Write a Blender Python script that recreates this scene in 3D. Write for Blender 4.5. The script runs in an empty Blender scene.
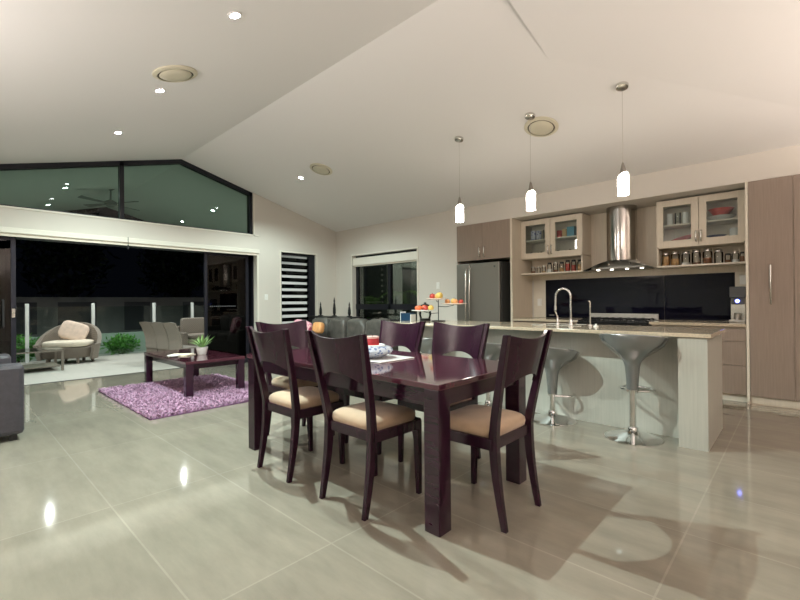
import bpy, math, random
from mathutils import Vector, Matrix, noise
random.seed(7)
sc = bpy.context.scene
COL = sc.collection
PI = math.pi

# ------------------------------------------------------------------ helpers
class MB:
    def __init__(s): s.v = []; s.f = []
    def add(s, vs, fs):
        n = len(s.v); s.v += [tuple(p) for p in vs]; s.f += [tuple(i + n for i in f) for f in fs]; return s
    def box(s, x0, x1, y0, y1, z0, z1):
        return s.hexa([(x0,y0,z0),(x1,y0,z0),(x1,y1,z0),(x0,y1,z0),(x0,y0,z1),(x1,y0,z1),(x1,y1,z1),(x0,y1,z1)])
    def hexa(s, p):
        return s.add(p, [(0,3,2,1),(4,5,6,7),(0,1,5,4),(1,2,6,5),(2,3,7,6),(3,0,4,7)])
    def prism(s, pts, ax, a, b):
        # polygon in the two other axes, extruded along ax from a to b
        def mk(p, t):
            return {'x': (t, p[0], p[1]), 'y': (p[0], t, p[1]), 'z': (p[0], p[1], t)}[ax]
        n = len(pts)
        return s.add([mk(p, a) for p in pts] + [mk(p, b) for p in pts],
                     [tuple(range(n))[::-1], tuple(range(n, 2*n))] + [(i, (i+1) % n, n+(i+1) % n, n+i) for i in range(n)])
    def lathe(s, prof, c=(0,0,0), seg=24, axis='z', sx=1, sy=1):
        vs = []; n = len(prof)
        for r, z in prof:
            for k in range(seg):
                a = 2*PI*k/seg
                p = (r*math.cos(a)*sx, r*math.sin(a)*sy, z)
                if axis == 'x': p = (p[2], p[0], p[1])
                if axis == 'y': p = (p[0], p[2], p[1])
                vs.append((p[0]+c[0], p[1]+c[1], p[2]+c[2]))
        fs = []
        for i in range(n-1):
            for k in range(seg):
                fs.append((i*seg+k, i*seg+(k+1) % seg, (i+1)*seg+(k+1) % seg, (i+1)*seg+k))
        fs.append(tuple(range(seg))[::-1]); fs.append(tuple(range((n-1)*seg, n*seg)))
        return s.add(vs, fs)
    def cyl(s, x, y, z0, z1, r, r2=None, seg=24):
        return s.lathe([(r, z0), (r if r2 is None else r2, z1)], (x, y, 0), seg)
    def tube(s, path, r, seg=10, closed=False):
        path = [Vector(p) for p in path]; n = len(path); vs = []
        rs = r if isinstance(r, (list, tuple)) else [r]*n
        prev = None
        for i, p in enumerate(path):
            if closed: t = path[(i+1) % n] - path[i-1]
            else: t = path[min(i+1, n-1)] - path[max(i-1, 0)]
            t.normalize()
            if prev is None:
                u = t.cross(Vector((0,0,1)))
                if u.length < .1: u = t.cross(Vector((1,0,0)))
            else: u = prev - t*prev.dot(t)
            u.normalize(); prev = u; w = t.cross(u)
            for k in range(seg):
                a = 2*PI*k/seg; vs.append(p + (u*math.cos(a)+w*math.sin(a))*rs[i])
        fs = []
        for i in range(n if closed else n-1):
            j = (i+1) % n
            for k in range(seg): fs.append((i*seg+k, i*seg+(k+1) % seg, j*seg+(k+1) % seg, j*seg+k))
        if not closed: fs += [tuple(range(seg))[::-1], tuple(range((n-1)*seg, n*seg))]
        return s.add(vs, fs)
    def bar(s, path, hx, hy):
        # rectangular section bar whose section stays square to x and y
        vs = []; n = len(path)
        for i, (x, y, z) in enumerate(path):
            a = hx[i] if isinstance(hx, (list, tuple)) else hx; b = hy[i] if isinstance(hy, (list, tuple)) else hy
            vs += [(x-a, y-b, z), (x+a, y-b, z), (x+a, y+b, z), (x-a, y+b, z)]
        fs = [(3,2,1,0), tuple(4*(n-1)+k for k in range(4))]
        for i in range(n-1):
            for k in range(4): fs.append((4*i+k, 4*i+(k+1) % 4, 4*i+4+(k+1) % 4, 4*i+4+k))
        return s.add(vs, fs)
    def pad(s, c, h, e=.45, e2=.35, nu=28, nv=14, wr=0, seed=0):
        # soft cushion: superellipsoid
        def sp(w, m): return math.copysign(abs(w)**m, w)
        vs = []
        for i in range(nv+1):
            a = -PI/2 + PI*i/nv
            for k in range(nu):
                b = 2*PI*k/nu
                p = Vector((h[0]*sp(math.cos(a), e)*sp(math.cos(b), e2), h[1]*sp(math.cos(a), e)*sp(math.sin(b), e2), h[2]*sp(math.sin(a), e)))
                if wr: p *= 1 + wr*noise.noise(p*9 + Vector((seed, seed*2, 0)))
                vs.append(p + Vector(c))
        fs = []
        for i in range(nv):
            for k in range(nu): fs.append((i*nu+k, i*nu+(k+1) % nu, (i+1)*nu+(k+1) % nu, (i+1)*nu+k))
        return s.add(vs, fs)
    def sheet(s, fn, nu, nv, th):
        # curved sheet fn(u,v)->Vector, u,v in 0..1, offset th(Vector)
        th = Vector(th); A = []; B = []
        for j in range(nv+1):
            for i in range(nu+1):
                p = Vector(fn(i/nu, j/nv)); A.append(p); B.append(p+th)
        n = (nu+1)*(nv+1); fs = []
        for j in range(nv):
            for i in range(nu):
                q = (j*(nu+1)+i, j*(nu+1)+i+1, (j+1)*(nu+1)+i+1, (j+1)*(nu+1)+i)
                fs.append(q[::-1]); fs.append(tuple(k+n for k in q))
        def rim(idx):
            for a, b in zip(idx[:-1], idx[1:]): fs.append((a, b, b+n, a+n))
        rim(list(range(nu+1))); rim([j*(nu+1)+nu for j in range(nv+1)])
        rim([nv*(nu+1)+i for i in range(nu, -1, -1)]); rim([j*(nu+1) for j in range(nv, -1, -1)])
        return s.add(A+B, fs)
    def build(s, name, m, parent=None, smooth=None, bevel=0):
        me = bpy.data.meshes.new(name); me.from_pydata(s.v, [], s.f)
        import bmesh
        bm = bmesh.new(); bm.from_mesh(me); bmesh.ops.recalc_face_normals(bm, faces=bm.faces); bm.to_mesh(me); bm.free()
        if smooth:
            for p in me.polygons: p.use_smooth = True
            me.set_sharp_from_angle(angle=math.radians(smooth))
        o = bpy.data.objects.new(name, me); COL.objects.link(o)
        if isinstance(m, (list, tuple)):
            for q in m: me.materials.append(q)
        else: me.materials.append(m)
        if parent: o.parent = parent
        if bevel:
            b = o.modifiers.new('bevel', 'BEVEL'); b.width = bevel; b.segments = 2; b.limit_method = 'ANGLE'; b.angle_limit = .6
        return o

def tag(o, label=None, cat=None, group=None, kind=None):
    if label: o['label'] = label
    if cat: o['category'] = cat
    if group: o['group'] = group
    if kind: o['kind'] = kind
    return o
def thing(name, loc, label, cat, rz=0, group=None):
    o = bpy.data.objects.new(name, None); COL.objects.link(o); o.location = loc; o.rotation_euler = (0, 0, rz); o.empty_display_size = .1
    return tag(o, label, cat, group)
def struct(o): o['kind'] = 'structure'; return o
def copy_tree(o, parent=None):
    c = o.copy(); COL.objects.link(c); c.parent = parent
    for ch in [q for q in bpy.data.objects if q.parent == o]: copy_tree(ch, c)
    return c
def dup(o, loc, label, rz=None):
    c = copy_tree(o); c.location = loc; c['label'] = label
    if rz is not None: c.rotation_euler = (0, 0, rz)
    return c

# ------------------------------------------------------------------ materials
def mat(name, col, rough=.5, metal=0, spec=.5, coat=0, noise_amt=0, nscale=5, bump=0, bscale=60, emis=None, estr=0, sheen=0, stretch=None, trans=0, ior=1.45):
    m = bpy.data.materials.new(name); m.use_nodes = True; nt = m.node_tree; N = nt.nodes; L = nt.links
    b = N['Principled BSDF']
    b.inputs['Base Color'].default_value = (*col, 1); b.inputs['Roughness'].default_value = rough
    b.inputs['Metallic'].default_value = metal; b.inputs['Specular IOR Level'].default_value = spec
    b.inputs['Coat Weight'].default_value = coat; b.inputs['Coat Roughness'].default_value = .08
    b.inputs['Sheen Weight'].default_value = sheen; b.inputs['Transmission Weight'].default_value = trans; b.inputs['IOR'].default_value = ior
    tc = N.new('ShaderNodeTexCoord'); mp = N.new('ShaderNodeMapping'); L.new(tc.outputs['Object'], mp.inputs[0])
    if stretch: mp.inputs['Scale'].default_value = stretch
    if noise_amt:
        n = N.new('ShaderNodeTexNoise'); n.inputs['Scale'].default_value = nscale; n.inputs['Detail'].default_value = 6
        L.new(mp.outputs[0], n.inputs['Vector'])
        r = N.new('ShaderNodeValToRGB'); r.color_ramp.elements[0].position = .3; r.color_ramp.elements[1].position = .7
        r.color_ramp.elements[0].color = (*[max(0, c*(1-noise_amt)) for c in col], 1)
        r.color_ramp.elements[1].color = (*[min(1, c*(1+noise_amt)) for c in col], 1)
        L.new(n.outputs['Fac'], r.inputs[0]); L.new(r.outputs[0], b.inputs['Base Color'])
    if bump:
        n = N.new('ShaderNodeTexNoise'); n.inputs['Scale'].default_value = bscale; n.inputs['Detail'].default_value = 4
        L.new(mp.outputs[0], n.inputs['Vector'])
        bp = N.new('ShaderNodeBump'); bp.inputs['Strength'].default_value = bump; bp.inputs['Distance'].default_value = .01
        L.new(n.outputs['Fac'], bp.inputs['Height']); L.new(bp.outputs[0], b.inputs['Normal'])
    if emis: b.inputs['Emission Color'].default_value = (*emis, 1); b.inputs['Emission Strength'].default_value = estr
    return m

def glass_mat(name, tint, refl=1.0, rough=0.0, ior=1.5):
    m = bpy.data.materials.new(name); m.use_nodes = True; nt = m.node_tree; N = nt.nodes; L = nt.links; N.clear()
    out = N.new('ShaderNodeOutputMaterial'); mx = N.new('ShaderNodeMixShader'); t = N.new('ShaderNodeBsdfTransparent'); g = N.new('ShaderNodeBsdfGlossy')
    t.inputs[0].default_value = (*tint, 1); g.inputs['Roughness'].default_value = rough
    f = N.new('ShaderNodeFresnel'); f.inputs[0].default_value = ior
    mu = N.new('ShaderNodeMath'); mu.operation = 'MULTIPLY'; mu.inputs[1].default_value = refl; mu.use_clamp = True
    L.new(f.outputs[0], mu.inputs[0]); L.new(mu.outputs[0], mx.inputs[0]); L.new(t.outputs[0], mx.inputs[1]); L.new(g.outputs[0], mx.inputs[2]); L.new(mx.outputs[0], out.inputs[0])
    return m

def tile_mat(name, c1, c2, mortar, rough, w, h, ox, oy, coat=0, msize=.004, streak=.12):
    m = bpy.data.materials.new(name); m.use_nodes = True; nt = m.node_tree; N = nt.nodes; L = nt.links
    b = N['Principled BSDF']; tc = N.new('ShaderNodeTexCoord'); mp = N.new('ShaderNodeMapping'); L.new(tc.outputs['Object'], mp.inputs[0])
    mp.inputs['Location'].default_value = (ox, oy, 0)
    br = N.new('ShaderNodeTexBrick'); br.offset = 0; br.squash = 1
    br.inputs['Scale'].default_value = 1; br.inputs['Brick Width'].default_value = w; br.inputs['Row Height'].default_value = h
    br.inputs['Mortar Size'].default_value = msize; br.inputs['Mortar Smooth'].default_value = .1
    br.inputs['Color1'].default_value = (*c1, 1); br.inputs['Color2'].default_value = (*c2, 1); br.inputs['Mortar'].default_value = (*mortar, 1)
    L.new(mp.outputs[0], br.inputs[0])
    n = N.new('ShaderNodeTexNoise'); n.inputs['Scale'].default_value = 2.2; n.inputs['Detail'].default_value = 8; n.inputs['Roughness'].default_value = .65
    mp2 = N.new('ShaderNodeMapping'); mp2.inputs['Scale'].default_value = (.7, 2.6, 1); L.new(tc.outputs['Object'], mp2.inputs[0]); L.new(mp2.outputs[0], n.inputs['Vector'])
    r = N.new('ShaderNodeMapRange'); r.inputs[1].default_value = .3; r.inputs[2].default_value = .7; r.inputs[3].default_value = 1-streak; r.inputs[4].default_value = 1+streak
    L.new(n.outputs['Fac'], r.inputs[0])
    mx = N.new('ShaderNodeVectorMath'); mx.operation = 'SCALE'; L.new(br.outputs['Color'], mx.inputs[0]); L.new(r.outputs[0], mx.inputs['Scale'])
    L.new(mx.outputs[0], b.inputs['Base Color']); b.inputs['Roughness'].default_value = rough; b.inputs['Coat Weight'].default_value = coat
    return m

def wicker_mat(name, col):
    m = mat(name, col, .6); nt = m.node_tree; N = nt.nodes; L = nt.links; b = N['Principled BSDF']
    tc = N.new('ShaderNodeTexCoord'); w1 = N.new('ShaderNodeTexWave'); w1.wave_type = 'BANDS'; w1.bands_direction = 'Z'; w1.inputs['Scale'].default_value = 22
    w2 = N.new('ShaderNodeTexWave'); w2.bands_direction = 'DIAGONAL'; w2.inputs['Scale'].default_value = 14; w2.inputs['Distortion'].default_value = 1
    L.new(tc.outputs['Object'], w1.inputs[0]); L.new(tc.outputs['Object'], w2.inputs[0])
    mu = N.new('ShaderNodeMath'); mu.operation = 'MULTIPLY'; L.new(w1.outputs['Fac'], mu.inputs[0]); L.new(w2.outputs['Fac'], mu.inputs[1])
    r = N.new('ShaderNodeValToRGB'); r.color_ramp.elements[0].color = (*[c*.55 for c in col], 1); r.color_ramp.elements[1].color = (*[min(1, c*1.35) for c in col], 1)
    L.new(mu.outputs[0], r.inputs[0]); L.new(r.outputs[0], b.inputs['Base Color'])
    bp = N.new('ShaderNodeBump'); bp.inputs['Strength'].default_value = .5; bp.inputs['Distance'].default_value = .01; L.new(mu.outputs[0], bp.inputs['Height']); L.new(bp.outputs[0], b.inputs['Normal'])
    return m

M = {}
M['ceil'] = mat('ceiling_paint', (.78,.755,.735), .85, bump=.03, bscale=120)
M['wall'] = mat('wall_paint', (.64,.595,.54), .8, bump=.03, bscale=150)
M['trim'] = mat('cream_trim', (.74,.70,.62), .5)
M['tile'] = tile_mat('floor_tile', (.255,.232,.187), (.272,.248,.20), (.31,.285,.235), .07, 1.22, .615, .42, -.025, coat=.3, msize=.0045, streak=.16)
M['deck'] = tile_mat('deck_tile', (.50,.485,.44), (.53,.51,.465), (.42,.41,.38), .5, .6, .6, 0, 0, streak=.06)
M['alu'] = mat('dark_aluminium', (.018,.018,.024), .35, .3)
M['aluside'] = mat('door_stile_aluminium', (.03,.03,.042), .3, .6)
M['dgl'] = glass_mat('door_glass', (.25,.27,.28), 1.2)
M['ggl'] = glass_mat('gable_glass', (.38,.54,.46), 1.0)
M['wgl'] = glass_mat('window_glass', (.8,.85,.82), .8)
M['cgl'] = glass_mat('clear_glass', (.93,.96,.95), 1.0)
M['hgl'] = glass_mat('canopy_glass', (.88,.92,.90), 1.2)
M['jar'] = glass_mat('jar_glass', (.97,.98,.97), 1.0)
M['bal'] = glass_mat('balustrade_glass', (.8,.88,.84), .8)
M['taupe'] = mat('taupe_laminate', (.29,.222,.178), .42, noise_amt=.10, nscale=9, stretch=(9,9,.35))
M['creamlam'] = mat('cream_laminate', (.64,.565,.46), .42, noise_amt=.05, nscale=9, stretch=(9,9,.35))
M['edge'] = mat('cream_edge', (.72,.66,.56), .4)
M['islandp'] = mat('island_panel', (.44,.43,.38), .38, noise_amt=.06, nscale=8, stretch=(9,9,.35))
M['inside'] = mat('cabinet_lining', (.55,.52,.46), .6)
M['stone'] = mat('stone_benchtop', (.52,.43,.32), .12, noise_amt=.16, nscale=90, coat=.3)
M['steel'] = mat('brushed_steel', (.56,.53,.50), .28, 1, bump=.03, bscale=40, stretch=(60,60,1))
M['fridge'] = mat('fridge_steel', (.30,.275,.245), .36, .85, bump=.02, bscale=30, stretch=(1,1,60))
M['fridgeside'] = mat('fridge_side_grey', (.07,.068,.066), .5)
M['chrome'] = mat('chrome', (.82,.82,.82), .06, 1)
M['satin'] = mat('satin_nickel', (.66,.64,.60), .25, 1)
M['hoodg'] = mat('hood_grey', (.40,.38,.35), .4, .3)
M['chim'] = mat('chimney_steel', (.46,.43,.40), .15, 1)
M['blackgl'] = mat('black_splashback_glass', (.004,.004,.010), .02, 0, .22)
M['black'] = mat('black_enamel', (.01,.01,.011), .2)
M['plastic'] = mat('black_plastic', (.02,.02,.022), .4)
M['grey'] = mat('grey_plastic', (.10,.10,.10), .35)
M['white'] = mat('white_plastic', (.82,.81,.78), .35)
M['wood'] = mat('dark_mahogany', (.026,.007,.018), .16, spec=.4, coat=.3, noise_amt=.12, nscale=7, stretch=(1,8,8))
M['woodtop'] = mat('polished_mahogany_top', (.070,.016,.028), .07, coat=.8, noise_amt=.2, nscale=6, stretch=(.8,9,9))
M['woodch'] = mat('chair_mahogany', (.024,.006,.016), .24, spec=.35, coat=.12, noise_amt=.15, nscale=8, stretch=(9,9,.8))
M['suede'] = mat('tan_suede', (.46,.33,.22), .9, noise_amt=.18, nscale=7, sheen=.4, bump=.08, bscale=300)
M['leather'] = mat('charcoal_leather', (.050,.045,.054), .42, noise_amt=.15, nscale=30, bump=.15, bscale=90)
M['leather2'] = mat('worn_grey_leather', (.085,.078,.070), .30, noise_amt=.25, nscale=12, bump=.6, bscale=16)
M['bombo'] = mat('grey_metallic_shell', (.25,.26,.26), .18, .6, coat=.5)
M['pile'] = mat('mauve_shag_pile', (.44,.26,.39), .9, noise_amt=.45, nscale=40, sheen=.3)
M['rugb'] = mat('rug_backing', (.20,.10,.19), 1)
M['wick'] = wicker_mat('brown_wicker', (.26,.215,.175))
M['wick2'] = wicker_mat('grey_wicker', (.36,.31,.26))
M['cream'] = mat('cream_cushion', (.78,.70,.58), .9, noise_amt=.06, nscale=20)
M['pinkish'] = mat('blush_cushion', (.78,.62,.52), .9, noise_amt=.12, nscale=12)
M['leaf'] = mat('green_leaf', (.11,.34,.05), .5, noise_amt=.5, nscale=6)
M['leaf2'] = mat('pale_green_leaf', (.22,.36,.12), .45, noise_amt=.3, nscale=8)
M['leafd'] = mat('dark_tree_leaf', (.02,.035,.015), .6, noise_amt=.5, nscale=3)
M['bark'] = mat('bark', (.05,.035,.025), .9)
M['fence'] = mat('grey_render', (.36,.36,.37), .9, noise_amt=.12, nscale=1.2)
M['fenced'] = mat('charcoal_panel', (.13,.13,.15), .8)
M['lowwall'] = mat('pale_green_render', (.38,.45,.39), .9)
M['earth'] = mat('garden_soil', (.03,.026,.02), 1, noise_amt=.4, nscale=4)
M['post'] = mat('white_post', (.85,.88,.86), .4)
M['ext'] = mat('exterior_render', (.78,.79,.78), .8)
M['lamp'] = mat('lamp_lens', (.9,.9,.9), .4, emis=(.93,.98,1), estr=90)
M['hlamp'] = mat('hood_lamp_lens', (.9,.9,.9), .4, emis=(1,.93,.82), estr=14)
M['shade'] = mat('lit_opal_glass', (.95,.94,.9), .3, emis=(1,.93,.83), estr=30)
M['fanm'] = mat('fan_grey', (.22,.23,.22), .5)
M['blue_led'] = mat('blue_led', (.1,.1,.9), .4, emis=(.15,.2,1), estr=12)
M['vent'] = mat('cream_vent', (.62,.57,.44), .5)
M['ventd'] = mat('dark_vent_gap', (.10,.085,.06), .8)
M['red'] = mat('red_glaze', (.55,.04,.03), .3)
M['orange'] = mat('orange_skin', (.66,.13,.04), .4)
M['yellow'] = mat('yellow_skin', (.66,.44,.11), .4)
M['apple'] = mat('red_apple', (.42,.05,.035), .3, noise_amt=.4, nscale=12)
M['peach'] = mat('peach_skin', (.68,.33,.13), .5, noise_amt=.2, nscale=14)
M['plate'] = mat('pale_plate', (.78,.60,.50), .25)
M['candle'] = mat('dark_red_wax', (.42,.025,.035), .45)
M['candletop'] = mat('pale_wax', (.75,.50,.45), .5)
M['blue'] = mat('blue_box', (.004,.03,.07), .45)
M['bluet'] = mat('navy_glaze', (.03,.05,.28), .35)
M['tealt'] = mat('teal_tin', (.03,.22,.32), .35)
M['brownf'] = mat('brown_filling', (.26,.11,.05), .6, noise_amt=.3, nscale=60)
M['tanf'] = mat('tan_filling', (.55,.34,.15), .6, noise_amt=.25, nscale=80)
M['redf'] = mat('paprika_filling', (.40,.05,.03), .6)
M['paper'] = mat('magazine_paper', (.72,.62,.50), .4, noise_amt=.25, nscale=14)
M['whitec'] = mat('white_ceramic', (.83,.82,.80), .18)
M['pink'] = mat('pink_striped_cloth', (.62,.22,.32), .85)
M['iron'] = mat('black_iron', (.012,.012,.013), .5, .4)
M['ironside'] = mat('sideboard_black', (.014,.013,.013), .35)

# ceramic bowl with blue pattern, striped cushion
def pattern(m, c1, c2, scale, kind='VORONOI'):
    nt = m.node_tree; N = nt.nodes; L = nt.links; b = N['Principled BSDF']; tc = N.new('ShaderNodeTexCoord')
    if kind == 'WAVE': t = N.new('ShaderNodeTexWave'); t.inputs['Scale'].default_value = scale; o = t.outputs['Fac']
    else: t = N.new('ShaderNodeTexVoronoi'); t.inputs['Scale'].default_value = scale; o = t.outputs['Distance']
    L.new(tc.outputs['Object'], t.inputs['Vector'])
    r = N.new('ShaderNodeValToRGB'); r.color_ramp.interpolation = 'CONSTANT'; r.color_ramp.elements[0].color = (*c1, 1); r.color_ramp.elements[1].color = (*c2, 1); r.color_ramp.elements[1].position = .42
    L.new(o, r.inputs[0]); L.new(r.outputs[0], b.inputs['Base Color']); return m
M['bowl'] = pattern(mat('blue_white_ceramic', (.8,.8,.8), .12, coat=.5), (.16,.20,.34), (.50,.53,.60), 38)
M['stripe'] = pattern(mat('pink_stripe', (.6,.3,.35), .85), (.50,.10,.20), (.80,.52,.55), 14, 'WAVE')
M['mugp'] = pattern(mat('blue_pattern_mug', (.3,.3,.5), .3), (.05,.06,.25), (.5,.5,.6), 30)

# ------------------------------------------------------------------ room shell
XW, YW = -7.61, 6.02
S, RY, RZ = .266, 2.75, 3.60
XE, YS, YB = 3.0, -1.6, 6.66
def cz(y): return RZ - S*abs(y-RY)

struct(MB().box(-8.05, XE+.2, YS-.2, YB+.1, -.12, 0).build('floor', M['tile']))
# raked ceiling: main gable, with the hipped lower plane over the right end
cm = MB()
x0, x1, T = XW-.25, -1.64, .14
P = (-1.64, 3.73)
zl = cz(3.73)
def quad(pts):
    n = len(pts)
    cm.add([p for p in pts] + [(p[0], p[1], p[2]+T) for p in pts], [tuple(range(n)), tuple(range(n, 2*n))[::-1]] + [(i, n+i, n+(i+1) % n, (i+1) % n) for i in range(n)])
ye = YB+.1
quad([(x0,RY,RZ),(x1,RY,RZ),(x1,P[1],zl),(x1,ye,cz(ye)),(x0,ye,cz(ye))])
quad([(x0,YS-.2,cz(YS-.2)),(x1,YS-.2,cz(YS-.2)),(x1,RY,RZ),(x0,RY,RZ)])
xe = x1+(ye-P[1])
GY = .228; GX = S-GY
z2 = lambda x, y: zl - GX*(x-x1) - GY*(max(y, RY)-P[1])
quad([(x1,P[1],zl),(xe,ye,cz(ye)),(x1,ye,cz(ye))])
quad([(x1,RY,z2(x1,RY)),(XE+.2,RY,z2(XE+.2,RY)),(XE+.2,ye,z2(XE+.2,ye)),(xe,ye,z2(xe,ye)),(x1,P[1],zl)])
ya_ = RY-(RZ-z2(x1,RY))/S; xb_ = XE+.2; yb_ = RY-(RZ-z2(xb_,RY))/S
quad([(x1,ya_,z2(x1,RY)),(xb_,yb_,z2(xb_,RY)),(xb_,RY,z2(xb_,RY)),(x1,RY,z2(x1,RY))])
quad([(x1,YS-.2,cz(YS-.2)),(xb_,YS-.2,cz(YS-.2)),(xb_,yb_,cz(yb_)),(x1,ya_,cz(ya_))])
cm.prism([(RY,RZ+T),(RY,RZ),(ya_,z2(x1,RY)),(RY,z2(x1,RY)),(P[1],zl)], 'x', x1, x1+.02)
struct(cm.build('ceiling', M['ceil']))

# left wall (glass gable side)
wl = MB(); xa, xb = XW-.25, XW
wl.prism([(4.12,0),(4.62,0),(4.62,cz(4.62)),(4.12,cz(4.12))], 'x', xa, xb)
wl.prism([(4.62,2.17),(5.475,2.17),(5.475,cz(5.475)),(4.62,cz(4.62))], 'x', xa, xb)
wl.box(xa, xb, 4.62, 5.475, 0, .40)
wl.prism([(5.475,0),(YW+.24,0),(YW+.24,cz(YW+.24)),(5.475,cz(5.475))], 'x', xa, xb)
wl.box(xa, xb, -1.0, 4.12, 2.09, 2.43)
wl.prism([(4.03,2.43),(4.12,2.43),(4.12,cz(4.12)),(4.03,cz(4.03))], 'x', xa, xb)
wl.prism([(YS-.2,0),(-1.0,0),(-1.0,cz(-1.0)),(YS-.2,cz(YS-.2))], 'x', xa, xb)
struct(wl.build('wall_left', M['wall']))
# kitchen side wall with window opening and bulkhead
wk = MB()
WX0, WX1, WZ0, WZ1 = -7.05, -5.20, .74, 2.14
wk.box(XW, WX0, YW, YW+.24, 0, cz(YW)+.05); wk.box(WX1, -4.36, YW, YW+.24, 0, cz(YW)+.05)
wk.box(WX0, WX1, YW, YW+.24, 0, WZ0); wk.box(WX0, WX1, YW, YW+.24, WZ1, cz(YW)+.05)
wk.box(-4.36, -4.285, YW, YB, 0, 2.43)
wk.prism([(YW,2.43),(YB,2.43),(YB,cz(YB)+.03),(YW,cz(YW)+.03)], 'x', -4.36, XE)
wk.box(-4.285, XE, YB, YB+.1, 0, 2.6)
struct(wk.build('wall_kitchen', M['wall']))
struct(MB().prism([(YS-.1,0),(YB,0),(YB,3.0),(RY,3.2),(YS-.1,2.4)], 'x', XE, XE+.1).build('wall_right', M['wall']))
struct(MB().box(XW, XE, YS-.1, YS, 0, 3.0).build('wall_rear', M['wall']))
# skirtings
struct(MB().box(XW, XW+.015, 4.14, YW, 0, .09).build('baseboard_left', M['trim']))
struct(MB().box(XW, -4.30, YW-.015, YW, 0, .09).build('baseboard_kitchen', M['trim']))
# door reveal lining
tr = MB(); tr.box(XW-.25, XW+.004, 4.10, 4.14, 0, 2.09); tr.box(XW+.0, XW+.012, -1.0, 4.15, 2.43, 2.455); tr.box(XW, XW+.012, 4.03, 4.055, 2.43, cz(4.05)-.005)
struct(tr.build('trim_1', M['trim']))

# gable window
def gz(y, d=0): return cz(y) - d
gw = bpy.data.objects.new('window_1', None); COL.objects.link(gw); struct(gw)
fm = MB(); fx0, fx1 = XW-.12, XW-.03
fw = .055
fm.box(fx0, fx1, -1.0, 4.03, 2.43, 2.475)
fm.prism([(RY,RZ),(4.03,cz(4.03)),(4.03,cz(4.03)-fw*1.3),(RY,RZ-fw*1.3)], 'x', fx0, fx1)
fm.prism([(-1.0,cz(-1.0)),(RY,RZ),(RY,RZ-fw*1.3),(-1.0,cz(-1.0)-fw*1.3)], 'x', fx0, fx1)
fm.prism([(4.03-fw,2.43),(4.03,2.43),(4.03,cz(4.03)),(4.03-fw,cz(4.03-fw))], 'x', fx0, fx1)
fm.prism([(1.845,2.43),(1.905,2.43),(1.905,cz(1.905)),(1.845,cz(1.845))], 'x', fx0, fx1)
fm.build('window_frame', M['alu'], gw)
for a, b in ((-1.0, 1.845), (1.905, 4.03-fw)):
    pts = [(a,2.47),(b,2.47),(b,cz(b)-.06)] + ([(RY,RZ-.06)] if b > RY else []) + [(a,cz(a)-.06)]
    MB().add([(XW-.075, p[0], p[1]) for p in pts], [tuple(range(len(pts)))]).build('pane', M['ggl'], gw)

# sliding doors: two stacks of glazed panels
def sliding(name, ys, xs, hd):
    root = bpy.data.objects.new(name, None); COL.objects.link(root); struct(root)
    for (a, b), x in zip(ys, xs):
        f = MB(); w = .05
        f.box(x-.02, x+.02, a, a+w, .01, 2.07); f.box(x-.02, x+.02, b-w, b, .01, 2.07)
        f.box(x-.02, x+.02, a+w, b-w, .01, .09); f.box(x-.02, x+.02, a+w, b-w, 2.02, 2.07)
        f.build('door_frame', M['aluside'], root)
        MB().box(x-.004, x+.004, a+w, b-w, .09, 2.02).build('pane', M['dgl'], root)
    return root
d1 = sliding('door_1', [(3.17,4.00),(3.22,4.05),(3.27,4.10)], [-7.78,-7.86,-7.94], 0)
# safety dots across the glass at waist height
dm = MB()
for k in range(14): dm.box(-7.774, -7.772, 3.27+k*.035, 3.29+k*.035, 1.085, 1.10)
dm.build('safety_dot_strip', mat('frosted_dots', (.12,.12,.13), .6), d1)
d2 = sliding('door_2', [(-.48,.65),(-.55,.60),(-.62,.55)], [-7.72,-7.80,-7.88], 0)
h = MB(); h.tube([(-7.70,.52,.85),(-7.66,.52,.87),(-7.66,.52,1.20),(-7.70,.52,1.22)], .011); h.build('door_handle', M['plastic'], d2)
h = MB(); h.box(-7.70,-7.688,.607,.64,.98,1.10); h.lathe([(.010,0),(.010,.02),(.004,.025)], (-7.69,.623,1.04), 12, 'x'); h.build('door_lock', M['satin'], d2)
fr = MB(); fr.box(-8.02,-7.69,-1.0,4.10,2.07,2.09); fr.box(-8.0,-7.74,4.085,4.10,0,2.07); fr.build('trim_2', M['alu']); struct(bpy.data.objects['trim_2'])
struct(MB().box(-8.09,-8.05,-1.0,4.12,-.10,.004).build('trim_3', M['plastic']))

# roller blind above the opening
bl = thing('roller_blind', (XW, 0, 0), 'long cream rolled-up blind above the wide sliding door opening', 'blind')
MB().box(-.04,.055,-1.0,4.13,2.095,2.17).build('head_box', M['trim'], bl, bevel=.008)
MB().box(-.005,.03,-.98,4.10,2.055,2.095).build('bottom_bar', M['edge'], bl)
MB().lathe([(.004,2.18),(.004,2.06),(.012,2.055),(.012,2.00),(.004,1.99)][::-1], (.065,1.93,0), 10).build('cord_toggle', M['plastic'], bl)

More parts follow.
